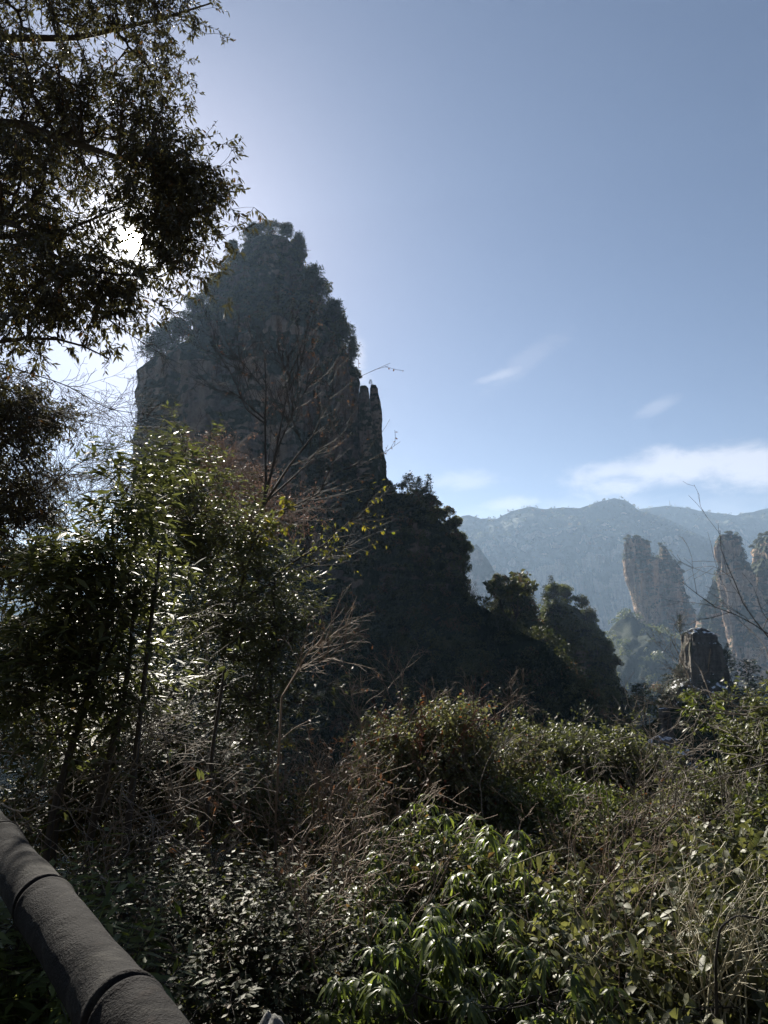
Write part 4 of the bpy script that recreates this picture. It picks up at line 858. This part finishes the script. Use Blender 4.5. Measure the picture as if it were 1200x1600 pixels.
# -- thin bare branches sweeping in from the left over the sky
for kk, (paths, lab) in enumerate((
    ([limb((-120, 520, 6.5), (20, 575, 6.4), (100, 600, 6.3), (170, 640, 6.2), (228, 648, 6.1), (262, 650, 6.1), r=(0.014, 0.006, 0.0025)), limb((-120, 560, 6.4), (40, 620, 6.3), (110, 655, 6.2), (180, 668, 6.1), (232, 664, 6.1), r=(0.012, 0.005, 0.002))], 'long drooping bare branches reaching from the left edge to the peak cliff'),
    ([limb((-100, 640, 7), (30, 700, 7), (80, 745, 7), (170, 735, 7), r=(0.02, 0.008, 0.002)), limb((-60, 760, 7), (60, 775, 7), (120, 725, 7), (200, 690, 7), r=(0.016, 0.007, 0.002)), limb((-60, 830, 7.2), (60, 810, 7.2), (130, 770, 7.2), (190, 760, 7.2), r=(0.016, 0.006, 0.002)), limb((-60, 700, 7.2), (40, 770, 7.2), (100, 830, 7.2), (170, 850, 7.2), r=(0.016, 0.006, 0.002))], 'tangle of bare twigs against the pale sky at the left edge'),
    ([limb((150, 430, 6.0), (240, 470, 5.9), (275, 490, 5.9), r=(0.006, 0.002)), limb((170, 500, 6.0), (230, 540, 5.9), (275, 565, 5.9), r=(0.006, 0.002))], 'fine bare twigs hanging just below the sun between the tree and the peak'))):
    spray_branch(lab, 420 + kk, paths, 'brown', (0.03, 0.012), (26, 40, 10)[kk], (0.6, 0.6, 0.35)[kk], name='bare_branch', cat='branch', m=0, tw_lv=3 if kk != 2 else 2, trop=-0.01, tmin=0.003, rmin=0.0016)
for kk, (px, top, Y, sx) in enumerate(((145, 700, 9.0, 0), (195, 720, 10.0, 0), (105, 760, 9.5, 0))):
    spray_branch(('middle of three thin leafless saplings against the bright sky left of the peak', 'rightmost of three thin leafless saplings against the bright sky left of the peak', 'leftmost of three thin leafless saplings against the bright sky left of the peak')[kk], 430 + kk,
        [rootline(px + 10, 1000, Y, (px, top, Y), 0.035, 0.004, 0, 0.1, 22)], 'brown', (0.03, 0.01), 46, 0.8, name='bare_sapling', cat='bare tree', m=0, tw_lv=3, trop=0.08, rmin=0.002, group='thin bare saplings left of the peak')

# -- E: bush with silvery small leaves and reddish stems
def bush(label, seed, blobs, nS, kind='silver', Y=8, nK=40, leaf=(8, 0.045, 0.024), twig=(3, 0.2), barkm='bark', name='bush', nstem=4, **kw):
    rg = np.random.RandomState(seed); B = np.array([b_[:7] for b_ in blobs], float); cx, cy = np.average(B[:, 0], weights=B[:, 6]), B[:, 1].max()
    st = []; a = root_to(cx, cy, Y, rg.uniform(-.2, .2), 0.2)
    for k in range(nstem):
        j = k % len(B); tgt = at(B[j, 0], B[j, 1] - B[j, 4] * 0.2, B[j, 2]); mid = (a + tgt) / 2 + rg.randn(3) * 0.15
        st.append((smooth_line(np.array([a + rg.randn(3) * [0.1, 0.1, 0], mid, tgt]), 12), np.linspace(0.035, 0.008, 12)))
    return blob_tree(name, label, 'shrub', seed, st, blobs, nK, nS, twig=twig, leaf=leaf, leafm=kind, barkm=barkm, sub_r=0.008, **kw)
bush('silvery small leaved bush with reddish twigs, tallest in the centre', 501,
    [(620, 1166, 8, 50, 38, 0.6, 1.0), (700, 1146, 8, 45, 40, 0.6, 1.0), (660, 1196, 7.8, 95, 50, 0.8, 1.8), (590, 1246, 7.6, 55, 50, 0.7, 1.0), (740, 1206, 8, 40, 42, 0.6, 0.7), (700, 1256, 7.6, 80, 50, 0.7, 1.2), (620, 1306, 7.3, 60, 34, 0.5, 0.7), (715, 1124, 8.0, 26, 16, 0.3, 0.3)], 1500, 'silver', 8, 50, nstem=6)
spray_branch('red stemmed twigs poking out of the silvery bush', 502, [limb((640, 1220, 7.5), (625, 1160, 7.4), (600, 1110, 7.4), r=(0.006, 0.002)), limb((680, 1230, 7.5), (720, 1150, 7.4), (750, 1100, 7.4), r=(0.006, 0.002)), limb((650, 1220, 7.4), (660, 1150, 7.3), (665, 1120, 7.3), r=(0.006, 0.002))],
    'brown', (0.04, 0.018), 16, 0.35, barkm='redstem', name='red_stemmed_shrub', cat='shrub', m=3, trop=0.08, nodeleaf=0.35)
# -- F: drooping whorled bush at bottom centre
bush('large bush with whorls of long drooping leaves at the bottom centre', 511,
    [(690, 1320, 5.9, 80, 36, 0.5, 1.2), (640, 1350, 5.5, 50, 36, 0.4, 0.8), (740, 1370, 5.4, 75, 45, 0.5, 1.3), (630, 1440, 4.6, 80, 45, 0.5, 1.4), (730, 1480, 4.3, 85, 50, 0.5, 1.4), (650, 1560, 3.6, 80, 45, 0.4, 1.2), (560, 1420, 4.9, 45, 28, 0.4, 0.4), (790, 1420, 4.8, 55, 50, 0.5, 0.9), (780, 1560, 3.6, 70, 50, 0.4, 0.9), (560, 1540, 3.9, 50, 45, 0.4, 0.6)],
    430, 'droop', 5, 50, leaf=(12, 0.135, 0.024), twig=(1, 0.12), whorl=True, curl=0.75, nstem=7, name='drooping_bush')
bush('shaded small leaved filler shrub beneath the drooping bush', 512,
    [(690, 1420, 5.3, 120, 60, 0.5, 1.2), (680, 1540, 4.8, 150, 70, 0.5, 1.4), (800, 1520, 4.9, 90, 80, 0.5, 1)], 620, 'under', 5.2, 40, leaf=(8, 0.06, 0.028))
# -- G: bushes on the right
bush('rounded dark green bush crest right of centre below the wooded knoll', 521,
    [(870, 1172, 9.5, 45, 22, 0.7, 0.8), (930, 1192, 9.5, 70, 38, 0.9, 1.3), (980, 1222, 9.3, 50, 45, 0.8, 1.1), (880, 1222, 9.2, 80, 40, 0.8, 1.2), (840, 1202, 9.3, 22, 22, 0.4, 0.3), (1010, 1252, 9.0, 50, 34, 0.6, 0.7)], 1500, 'laurel', 9.3, 50, leaf=(8, 0.055, 0.026), nstem=6, name='leafy_bush')
bush('light green bush with hanging leaflets in the right middle', 522,
    [(830, 1262, 7.6, 60, 22, 0.5, 0.8), (890, 1272, 7.4, 80, 34, 0.6, 1.2), (820, 1312, 7.2, 45, 34, 0.5, 0.7), (940, 1312, 7.2, 70, 34, 0.6, 0.9), (760, 1272, 7.6, 40, 25, 0.4, 0.5), (865, 1312, 7.2, 60, 30, 0.5, 0.7)], 900, 'fresh', 7.4, 40, leaf=(9, 0.06, 0.018), twig=(3, 0.24), droop=0.9, nstem=5, t_trop=-0.1)
bush('small leaved bush with one green shoot, between the silvery bush and the crest', 523,
    [(790, 1230, 8.6, 55, 30, 0.5, 1.0), (815, 1185, 8.6, 20, 26, 0.2, 0.35), (770, 1250, 8.4, 50, 25, 0.5, 0.7)], 420, 'silver', 8.6, 20, leaf=(8, 0.05, 0.026))
bush('greyish small leaved bush filling the right middle', 524,
    [(1000, 1318, 7.2, 70, 40, 0.6, 1.1), (1060, 1288, 7.6, 60, 34, 0.6, 0.9), (960, 1378, 6.4, 70, 40, 0.6, 1.0), (1060, 1358, 6.6, 70, 50, 0.6, 1.0), (880, 1368, 6.4, 60, 34, 0.5, 0.7)], 1150, 'silver', 7.0, 44, leaf=(8, 0.045, 0.022), nstem=6)
bush('leafy bush climbing up the right edge above the thicket', 525,
    [(1190, 1216, 7.8, 36, 30, 0.5, 1.0), (1150, 1256, 7.6, 60, 34, 0.5, 1.1), (1210, 1156, 7.8, 40, 50, 0.5, 0.7), (1100, 1296, 7.4, 50, 25, 0.5, 0.6), (1200, 1306, 7.2, 60, 50, 0.5, 1)], 760, 'laurel', 7.6, 36, leaf=(8, 0.06, 0.03), name='leafy_bush')
bush('broad leaved pale bush in the lower right corner', 526,
    [(1160, 1400, 4.9, 80, 45, 0.5, 1.1), (1100, 1470, 4.5, 70, 45, 0.5, 0.8), (1180, 1500, 4.2, 60, 60, 0.4, 0.8), (1120, 1580, 3.8, 70, 40, 0.4, 0.6), (1200, 1340, 5.4, 50, 40, 0.4, 0.7)], 300, 'pale', 4.8, 34, leaf=(6, 0.085, 0.04), twig=(2, 0.2), big=True, nstem=5, name='pale_leaved_bush')
bush('dull green broad leaved bush below the arching canes', 527,
    [(900, 1430, 5.0, 60, 34, 0.4, 0.9), (1010, 1430, 4.9, 60, 40, 0.4, 0.9), (980, 1540, 4.1, 80, 50, 0.4, 1.0), (880, 1560, 4.1, 60, 50, 0.4, 0.7)], 230, 'pale', 4.8, 34, leaf=(6, 0.07, 0.036), twig=(2, 0.18), big=True, nstem=5, name='pale_leaved_bush')
bush('dark understorey shrub in the gap between the pale leaved bushes', 528,
    [(930, 1400, 6.0, 100, 50, 0.6, 1.0), (1050, 1420, 5.8, 110, 60, 0.6, 1.1), (900, 1500, 5.2, 100, 70, 0.6, 1.2), (1060, 1540, 5.0, 120, 70, 0.6, 1.2)], 800, 'under', 5.8, 44, leaf=(8, 0.06, 0.028), nstem=6)
bush('shaded shrub between the brown thicket and the rail', 529,
    [(500, 1340, 6.6, 90, 60, 0.6, 1.0), (430, 1300, 6.8, 80, 60, 0.6, 1.0), (520, 1450, 5.6, 90, 60, 0.6, 1.0), (440, 1480, 5.2, 90, 60, 0.5, 1.0)], 900, 'under', 6.2, 44, leaf=(8, 0.045, 0.02), nstem=5)
# fresh leafy twig beside the square block
spray_branch('green leafy twig in front of the square rock block', 531, [limb((1130, 1260, 7.0), (1120, 1160, 7.0), (1105, 1110, 7.0), (1098, 1085, 7.0), r=(0.008, 0.002))], 'fresh', (0.06, 0.03), 12, 0.2, name='green_twig', cat='twig', m=6)
trunks = ((([(195, 1330, 4.9), (215, 1150, 5.0), (232, 1000, 5.1), (250, 860, 5.2)]), 'dark upright thin trunk in front of the laurels, middle of the three at the left'),
          (([(75, 1300, 4.9), (105, 1180, 5.0), (140, 1080, 5.1), (190, 980, 5.2)]), 'dark slanting thin trunk at the left, nearest the left edge'),
          (([(300, 1480, 5.3), (318, 1330, 5.3), (330, 1180, 5.4), (352, 1040, 5.5)]), 'dark thin trunk rising right of the others, above the bottom bushes'))
for kk, (pts, lab) in enumerate(trunks):
    spray_branch(lab, 540 + kk, [rootline(pts[0][0], pts[0][1], pts[0][2], pts[-1], 0.042, 0.012, 0, 0, 22, mid=pts[:-1])], 'laurel', (0.075, 0.026), 14, 0.5, name='thin_tree', cat='tree', m=5, nodeleaf=0.35)
bush('leafy bush beyond the right edge beside the straw stalks', 541, [(1290, 1330, 5.6, 90, 70, 0.6, 1), (1330, 1480, 4.4, 90, 80, 0.6, 1), (1380, 1250, 7.0, 100, 80, 0.8, 1)], 500, 'fresh', 5.4, 30, leaf=(8, 0.06, 0.028))
# -- H: bare thickets
def thicket(label, seed, roots, n, L, barkm='twig', cat='shrub', name='bare_thicket', trop=0.03, r=0.006, spreadx=0.3, leafm='brown', lean=(0, 0, 1), m=0, kids=(7, 5)):
    rg = np.random.RandomState(seed); wb, lb = Buf(), Buf(); S = []
    for (px, py, Y) in roots: S.append(np.repeat(at(px, py, Y)[None], n, 0) + rg.randn(n, 3) * [spreadx, spreadx * 0.6, spreadx * 0.3])
    S = np.concatenate(S); D = unit(rg.randn(len(S), 3) * [0.7, 0.5, 0.25] + np.array(lean))
    lv = grow(rg, S, D, L * rg.uniform(0.6, 1.3, len(S)), r, [dict(n=8, wob=0.16, trop=trop, kids=kids[0], t0=0.25, ang=0.75, lr=0.6, rr=0.7), dict(n=5, wob=0.2, trop=trop, kids=kids[1], ang=0.75, lr=0.55, rr=0.7), dict(n=3, wob=0.2)])
    for (pp, rr), s in zip(lv, (5, 3, 3)): tubes(wb, pp, np.maximum(rr, 0.0019), s)
    if m:
        tw = lv[-1][0]; tw = tw[rg.rand(len(tw)) < 0.15]; twig_leaves(lb, rg, tw, m, 0.05, 0.02)
    bs = S[0]; rt = thing(name, label, cat, bs); wb.build('stems', MT[barkm], rt, bs, smooth=True)
    if lb.n: lb.build('dry_leaves', MT[leafm], rt, bs)
thicket('brown leafless thicket left of the silvery bush', 601, [(500, 1330, 6.6), (550, 1300, 6.9), (460, 1300, 6.8), (580, 1420, 6.2)], 7, 1.0, m=2)
thicket('dense bare brown twigs at the bottom left, above the rail', 602, [(330, 1500, 5.0), (420, 1450, 5.2), (260, 1400, 5.4), (480, 1480, 5.0)], 6, 0.9, m=2)
thicket('pale grey bare twigs spreading in from the right edge', 603, [(1230, 1180, 6.4), (1210, 1120, 6.4)], 7, 1.0, barkm='bark2', lean=(-1.0, 0, 0.15), trop=0.0, r=0.007)
thicket('upright bare dark branches at the right edge before the lone tower', 604, [(1260, 1050, 6.6)], 7, 1.25, barkm='bark', lean=(-1.1, 0, 0.75), trop=0.0, r=0.008, spreadx=0.15, kids=(5, 3))
thicket('bare twig tangle in the right middle under the edge bush', 605, [(1080, 1330, 6.2), (1130, 1320, 6.2)], 6, 0.7, barkm='bark2')
thicket('dark bare twigs inside the hollow under the light green bush', 606, [(900, 1400, 5.9), (860, 1420, 5.7), (960, 1440, 5.7)], 7, 0.75, barkm='twig')
thicket('bare twig tangle behind the thin slanting trunks at the left', 607, [(60, 1280, 5.4), (180, 1330, 5.4), (120, 1200, 5.6)], 6, 1.0, barkm='bark2', lean=(0.5, 0, 0.5), trop=0.0)
thicket('grey bare twigs standing above the greyish bush, right of centre', 608, [(1000, 1300, 7.0), (940, 1330, 6.6)], 6, 0.8, barkm='bark2')
thicket('fine brown twigs over the drooping bush at the bottom centre', 609, [(560, 1480, 4.6), (500, 1560, 4.0)], 6, 0.7)
thicket('bare twigs sticking up behind the silvery bush', 610, [(590, 1200, 8.4), (760, 1190, 8.4), (700, 1160, 8.6)], 5, 0.9)
thicket('criss-crossed bare sticks in front of the low shaded laurel at the left', 611, [(40, 1220, 5.0), (120, 1330, 4.8), (260, 1300, 5.2)], 6, 1.1, barkm='bark2', lean=(0.6, 0, 0.6), trop=0.0, kids=(5, 4))
# -- I: arching canes and dry stalks
def cane(label, pts, r, seed, leafn=10, group=None):
    rg = np.random.RandomState(seed); wb, lb = Buf(), Buf(); L, rr = wpath(pts, r, 24); tubes(wb, L[None], rr[None], 6)
    if leafn: twig_leaves(lb, rg, L[None], leafn, 0.06, 0.028, t0=0.1, droop=0.9, big=True, curl=0.6)
    rt = thing('arching_cane', label, 'cane', L[0]); wb.build('stem', MT['cane'], rt, L[0], smooth=True)
    if leafn: lb.build('foliage', MT['pale'], rt, L[0])
cane('pale arching cane with a few leaves, rising from the drooping bush at centre right', [(960, 1600, 3.6), (900, 1500, 3.7), (840, 1450, 3.8), (775, 1410, 3.9)], (0.004, 0.002), 701, 12)
cane('pale cane bending over the dark hollow, right half of the arch', [(975, 1450, 4.6), (950, 1390, 4.6), (920, 1350, 4.7), (885, 1325, 4.7)], (0.005, 0.0035), 702, 8)
cane('leafy cane drooping left from the top of the arch', [(885, 1325, 4.7), (850, 1332, 4.7), (800, 1352, 4.6)], (0.0035, 0.002), 703, 12)
cane('short pale cane slanting down right of the arch', [(995, 1360, 4.8), (1020, 1385, 4.8), (1045, 1405, 4.8)], (0.004, 0.002), 704, 3)
cane('pale cane lying over the leafy floor at the lower left centre', [(400, 1420, 4.6), (470, 1400, 4.6), (540, 1395, 4.7), (600, 1370, 4.8)], (0.008, 0.003), 705, 0)
thicket('sheaf of dry straw coloured stalks in the lower right', 711, [(1090, 1600, 3.9), (1110, 1580, 3.9), (1140, 1600, 3.8)], 12, 0.75, barkm='cane', name='dry_stalks', cat='dry stalks', lean=(0.1, 0, 1.6), r=0.005, spreadx=0.08, kids=(3, 2))
thicket('brown dry stems hanging in the middle of the lower right', 712, [(950, 1600, 4.3), (970, 1620, 4.2)], 9, 1.0, barkm='twig', name='dry_stalks', cat='dry stalks', lean=(0.0, 0, 1.8), r=0.004, spreadx=0.15, kids=(3, 2))
wb = Buf(); L, rr = wpath([(1120, 1600, 3.6), (1118, 1500, 3.6), (1125, 1450, 3.6), (1150, 1430, 3.6), (1190, 1435, 3.6), (1215, 1450, 3.6)], (0.009, 0.006, 0.003), 26); tubes(wb, L[None], rr[None], 7)
rt = thing('hooked_branch', 'dark branch hooking over like a crook in the lower right corner', 'branch', L[0]); wb.build('stem', MT['bark'], rt, L[0], smooth=True)

# -- undergrowth carpet over the near slope
rg = np.random.RandomState(800); n = 60000; b = Buf()
yy = 1.9 + 22 * rg.rand(n) ** 1.6; xx = (rg.rand(n) * 2 - 1) * (2.0 + yy * 0.75); zz = ground_z(xx, yy) + rg.rand(n) ** 2 * 0.8
D = unit(rg.randn(n, 3) * [1, 1, 0.5]); leaves(b, rg, np.stack([xx, yy, zz], 1), D, unit(rg.randn(n, 3) * 0.5 + [0, 0, 1]), rg.uniform(0.06, 0.16, n), rg.uniform(0.03, 0.06, n))
tag(b.build('undergrowth', MT['under']), kind='stuff')
n = 16000; b = Buf(); yy = 20 + 170 * rg.rand(n); xx = (rg.rand(n) * 2 - 1) * (4 + yy * 0.8); zz = ground_z(xx, yy)
class _S: pass
s_ = _S(); P_ = np.stack([xx, yy, zz], 1); s_.sample = lambda r, k, w: (P_[:k], P_[:k])
wood('woods', s_, 2600, 3.0, 6.5, 801, MT['wood_leaf2'], None, per=110, size=0.05)

# ------------------------------------------------------------------ handrail and boulder
h = 0.55; dr = ray(130, 1500); A = EYE + dr * (h / -dr[2])
vd = ray(-240, 990); vd = unit(np.array([vd[0], vd[1], 0.0]))
m, t, o = base_mat('weathered_concrete')
tcn = N(t, 'ShaderNodeTexCoord'); n1 = N(t, 'ShaderNodeTexNoise'); n1.inputs['Scale'].default_value = 9; n1.inputs['Detail'].default_value = 6
n2 = N(t, 'ShaderNodeTexNoise'); n2.inputs['Scale'].default_value = 260; n2.inputs['Detail'].default_value = 3
n3 = N(t, 'ShaderNodeTexNoise'); n3.inputs['Scale'].default_value = 30; n3.inputs['Detail'].default_value = 4
for n_ in (n1, n2, n3): lk(t, tcn.outputs['Object'], n_.inputs[0])
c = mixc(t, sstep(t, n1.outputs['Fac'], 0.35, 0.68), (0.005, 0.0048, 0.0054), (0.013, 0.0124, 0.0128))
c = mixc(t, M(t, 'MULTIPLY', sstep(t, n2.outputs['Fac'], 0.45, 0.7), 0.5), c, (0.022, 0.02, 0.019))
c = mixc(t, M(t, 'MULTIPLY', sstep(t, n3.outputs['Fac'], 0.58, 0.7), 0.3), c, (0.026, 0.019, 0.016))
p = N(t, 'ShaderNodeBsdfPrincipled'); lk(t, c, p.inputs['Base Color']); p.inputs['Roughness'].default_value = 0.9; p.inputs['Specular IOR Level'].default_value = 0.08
n4 = N(t, 'ShaderNodeTexNoise'); n4.inputs['Scale'].default_value = 4.5; n4.inputs['Detail'].default_value = 9; n4.inputs['Roughness'].default_value = 0.7; n4.inputs['Distortion'].default_value = 1.2; lk(t, tcn.outputs['Object'], n4.inputs[0])
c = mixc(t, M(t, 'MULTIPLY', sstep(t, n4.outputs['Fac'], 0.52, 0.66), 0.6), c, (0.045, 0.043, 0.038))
vo = N(t, 'ShaderNodeTexVoronoi', feature='DISTANCE_TO_EDGE'); vo.inputs['Scale'].default_value = 3.2; mv = N(t, 'ShaderNodeVectorMath', operation='ADD')
sc_ = N(t, 'ShaderNodeVectorMath', operation='SCALE'); lk(t, n1.outputs['Color'], sc_.inputs[0]); sc_.inputs['Scale'].default_value = 0.5
lk(t, tcn.outputs['Object'], mv.inputs[0]); lk(t, sc_.outputs[0], mv.inputs[1]); lk(t, mv.outputs[0], vo.inputs[0])
crk = M(t, 'MULTIPLY', M(t, 'SUBTRACT', 1.0, sstep(t, vo.outputs['Distance'], 0.0, 0.006)), sstep(t, n3.outputs['Fac'], 0.45, 0.6))
c = mixc(t, M(t, 'MULTIPLY', crk, 0.8), c, (0.002, 0.002, 0.002)); lk(t, c, p.inputs['Base Color'])
bp = N(t, 'ShaderNodeBump'); bp.inputs['Strength'].default_value = 0.8; bp.inputs['Distance'].default_value = 0.003
lk(t, M(t, 'ADD', n2.outputs['Fac'], M(t, 'MULTIPLY', n3.outputs['Fac'], 2.0)), bp.inputs['Height']); lk(t, bp.outputs[0], p.inputs['Normal']); lk(t, p.outputs[0], o.inputs[0]); CONC = m
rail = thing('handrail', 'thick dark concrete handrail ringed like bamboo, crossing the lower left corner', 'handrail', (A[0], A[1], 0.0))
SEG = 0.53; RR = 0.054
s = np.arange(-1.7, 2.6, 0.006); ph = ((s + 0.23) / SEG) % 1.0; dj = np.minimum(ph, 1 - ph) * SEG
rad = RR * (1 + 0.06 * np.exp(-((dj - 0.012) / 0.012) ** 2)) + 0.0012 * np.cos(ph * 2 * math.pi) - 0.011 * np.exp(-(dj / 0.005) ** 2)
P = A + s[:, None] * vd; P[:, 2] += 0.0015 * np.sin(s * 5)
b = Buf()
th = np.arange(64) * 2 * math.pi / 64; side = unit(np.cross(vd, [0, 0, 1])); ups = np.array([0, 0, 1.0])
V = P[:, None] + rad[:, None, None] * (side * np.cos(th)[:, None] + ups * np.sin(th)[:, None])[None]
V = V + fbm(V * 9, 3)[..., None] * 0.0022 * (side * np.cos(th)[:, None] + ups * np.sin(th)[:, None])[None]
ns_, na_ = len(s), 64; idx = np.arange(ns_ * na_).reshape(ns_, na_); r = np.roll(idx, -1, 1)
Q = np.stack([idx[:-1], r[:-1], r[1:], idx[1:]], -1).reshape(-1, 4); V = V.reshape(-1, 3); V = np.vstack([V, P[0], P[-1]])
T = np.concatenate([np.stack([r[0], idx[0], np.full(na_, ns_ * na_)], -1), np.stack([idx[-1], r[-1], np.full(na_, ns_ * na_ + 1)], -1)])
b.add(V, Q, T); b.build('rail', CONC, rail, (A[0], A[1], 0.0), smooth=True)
for sp in (-1.35, 1.9):
    pb_ = Buf(); q = A + vd * sp; zz = np.linspace(-0.6, q[2] - RR * 0.5, 24); PP = np.stack([np.full(24, q[0]), np.full(24, q[1]), zz], 1)
    tubes(pb_, PP[None], np.full((1, 24), 0.075) + 0.004 * np.sin(zz * 18)[None], 24); pb_.build('post', CONC, rail, (A[0], A[1], 0.0), smooth=True)
# boulder top at the bottom edge
c0 = at(418, 1612, 2.2); u = np.linspace(0, 2 * math.pi, 48, endpoint=False); v = np.linspace(0.02, math.pi - 0.02, 30)
U, Vv = np.meshgrid(u, v, indexing='ij'); Pn = np.stack([np.cos(U) * np.sin(Vv), np.sin(U) * np.sin(Vv), np.cos(Vv)], -1)
Pb = Pn * (1 + 0.18 * fbm(Pn * 1.6 + 4, 3))[..., None] * np.array([0.10, 0.12, 0.30]) + c0 - [0, 0, 0.27]
idx = np.arange(48 * 30).reshape(48, 30); r = np.roll(idx, -1, 0); b = Buf(); b.add(Pb.reshape(-1, 3), np.stack([idx[:, :-1], idx[:, 1:], r[:, 1:], r[:, :-1]], -1).reshape(-1, 4))
ob = b.build('boulder', rock_mat('pale_stone', 0.05, (0.10, 0.098, 0.095), (0.2, 0.196, 0.19), (0.18, 0.175, 0.17), moss_lo=0.9, moss_hi=1.2), smooth=True); tag(ob, 'small pale stone whose top just shows at the bottom edge', 'stone')

# ------------------------------------------------------------------ haze: one closed box round the scene
zb = -900; zt = 760
me = bpy.data.meshes.new('haze'); x0, x1, y0, y1 = -6800, 6800, -600, 9300
vv = [(x, y, z) for x in (x0, x1) for y in (y0, y1) for z in (zb, zt)]
me.from_pydata(vv, [], [(0, 1, 3, 2), (4, 6, 7, 5), (0, 4, 5, 1), (2, 3, 7, 6), (0, 2, 6, 4), (1, 5, 7, 3)]); me.update()
hz = bpy.data.objects.new('haze', me); COL.objects.link(hz); hz['kind'] = 'stuff'
m, t, o = base_mat('haze_air'); pv = N(t, 'ShaderNodeVolumePrincipled'); pv.inputs['Color'].default_value = (0.50, 0.71, 1.0, 1)
pv.inputs['Density'].default_value = 0.00011; pv.inputs['Anisotropy'].default_value = 0.3
lk(t, pv.outputs[0], o.inputs['Volume']); me.materials.append(m)
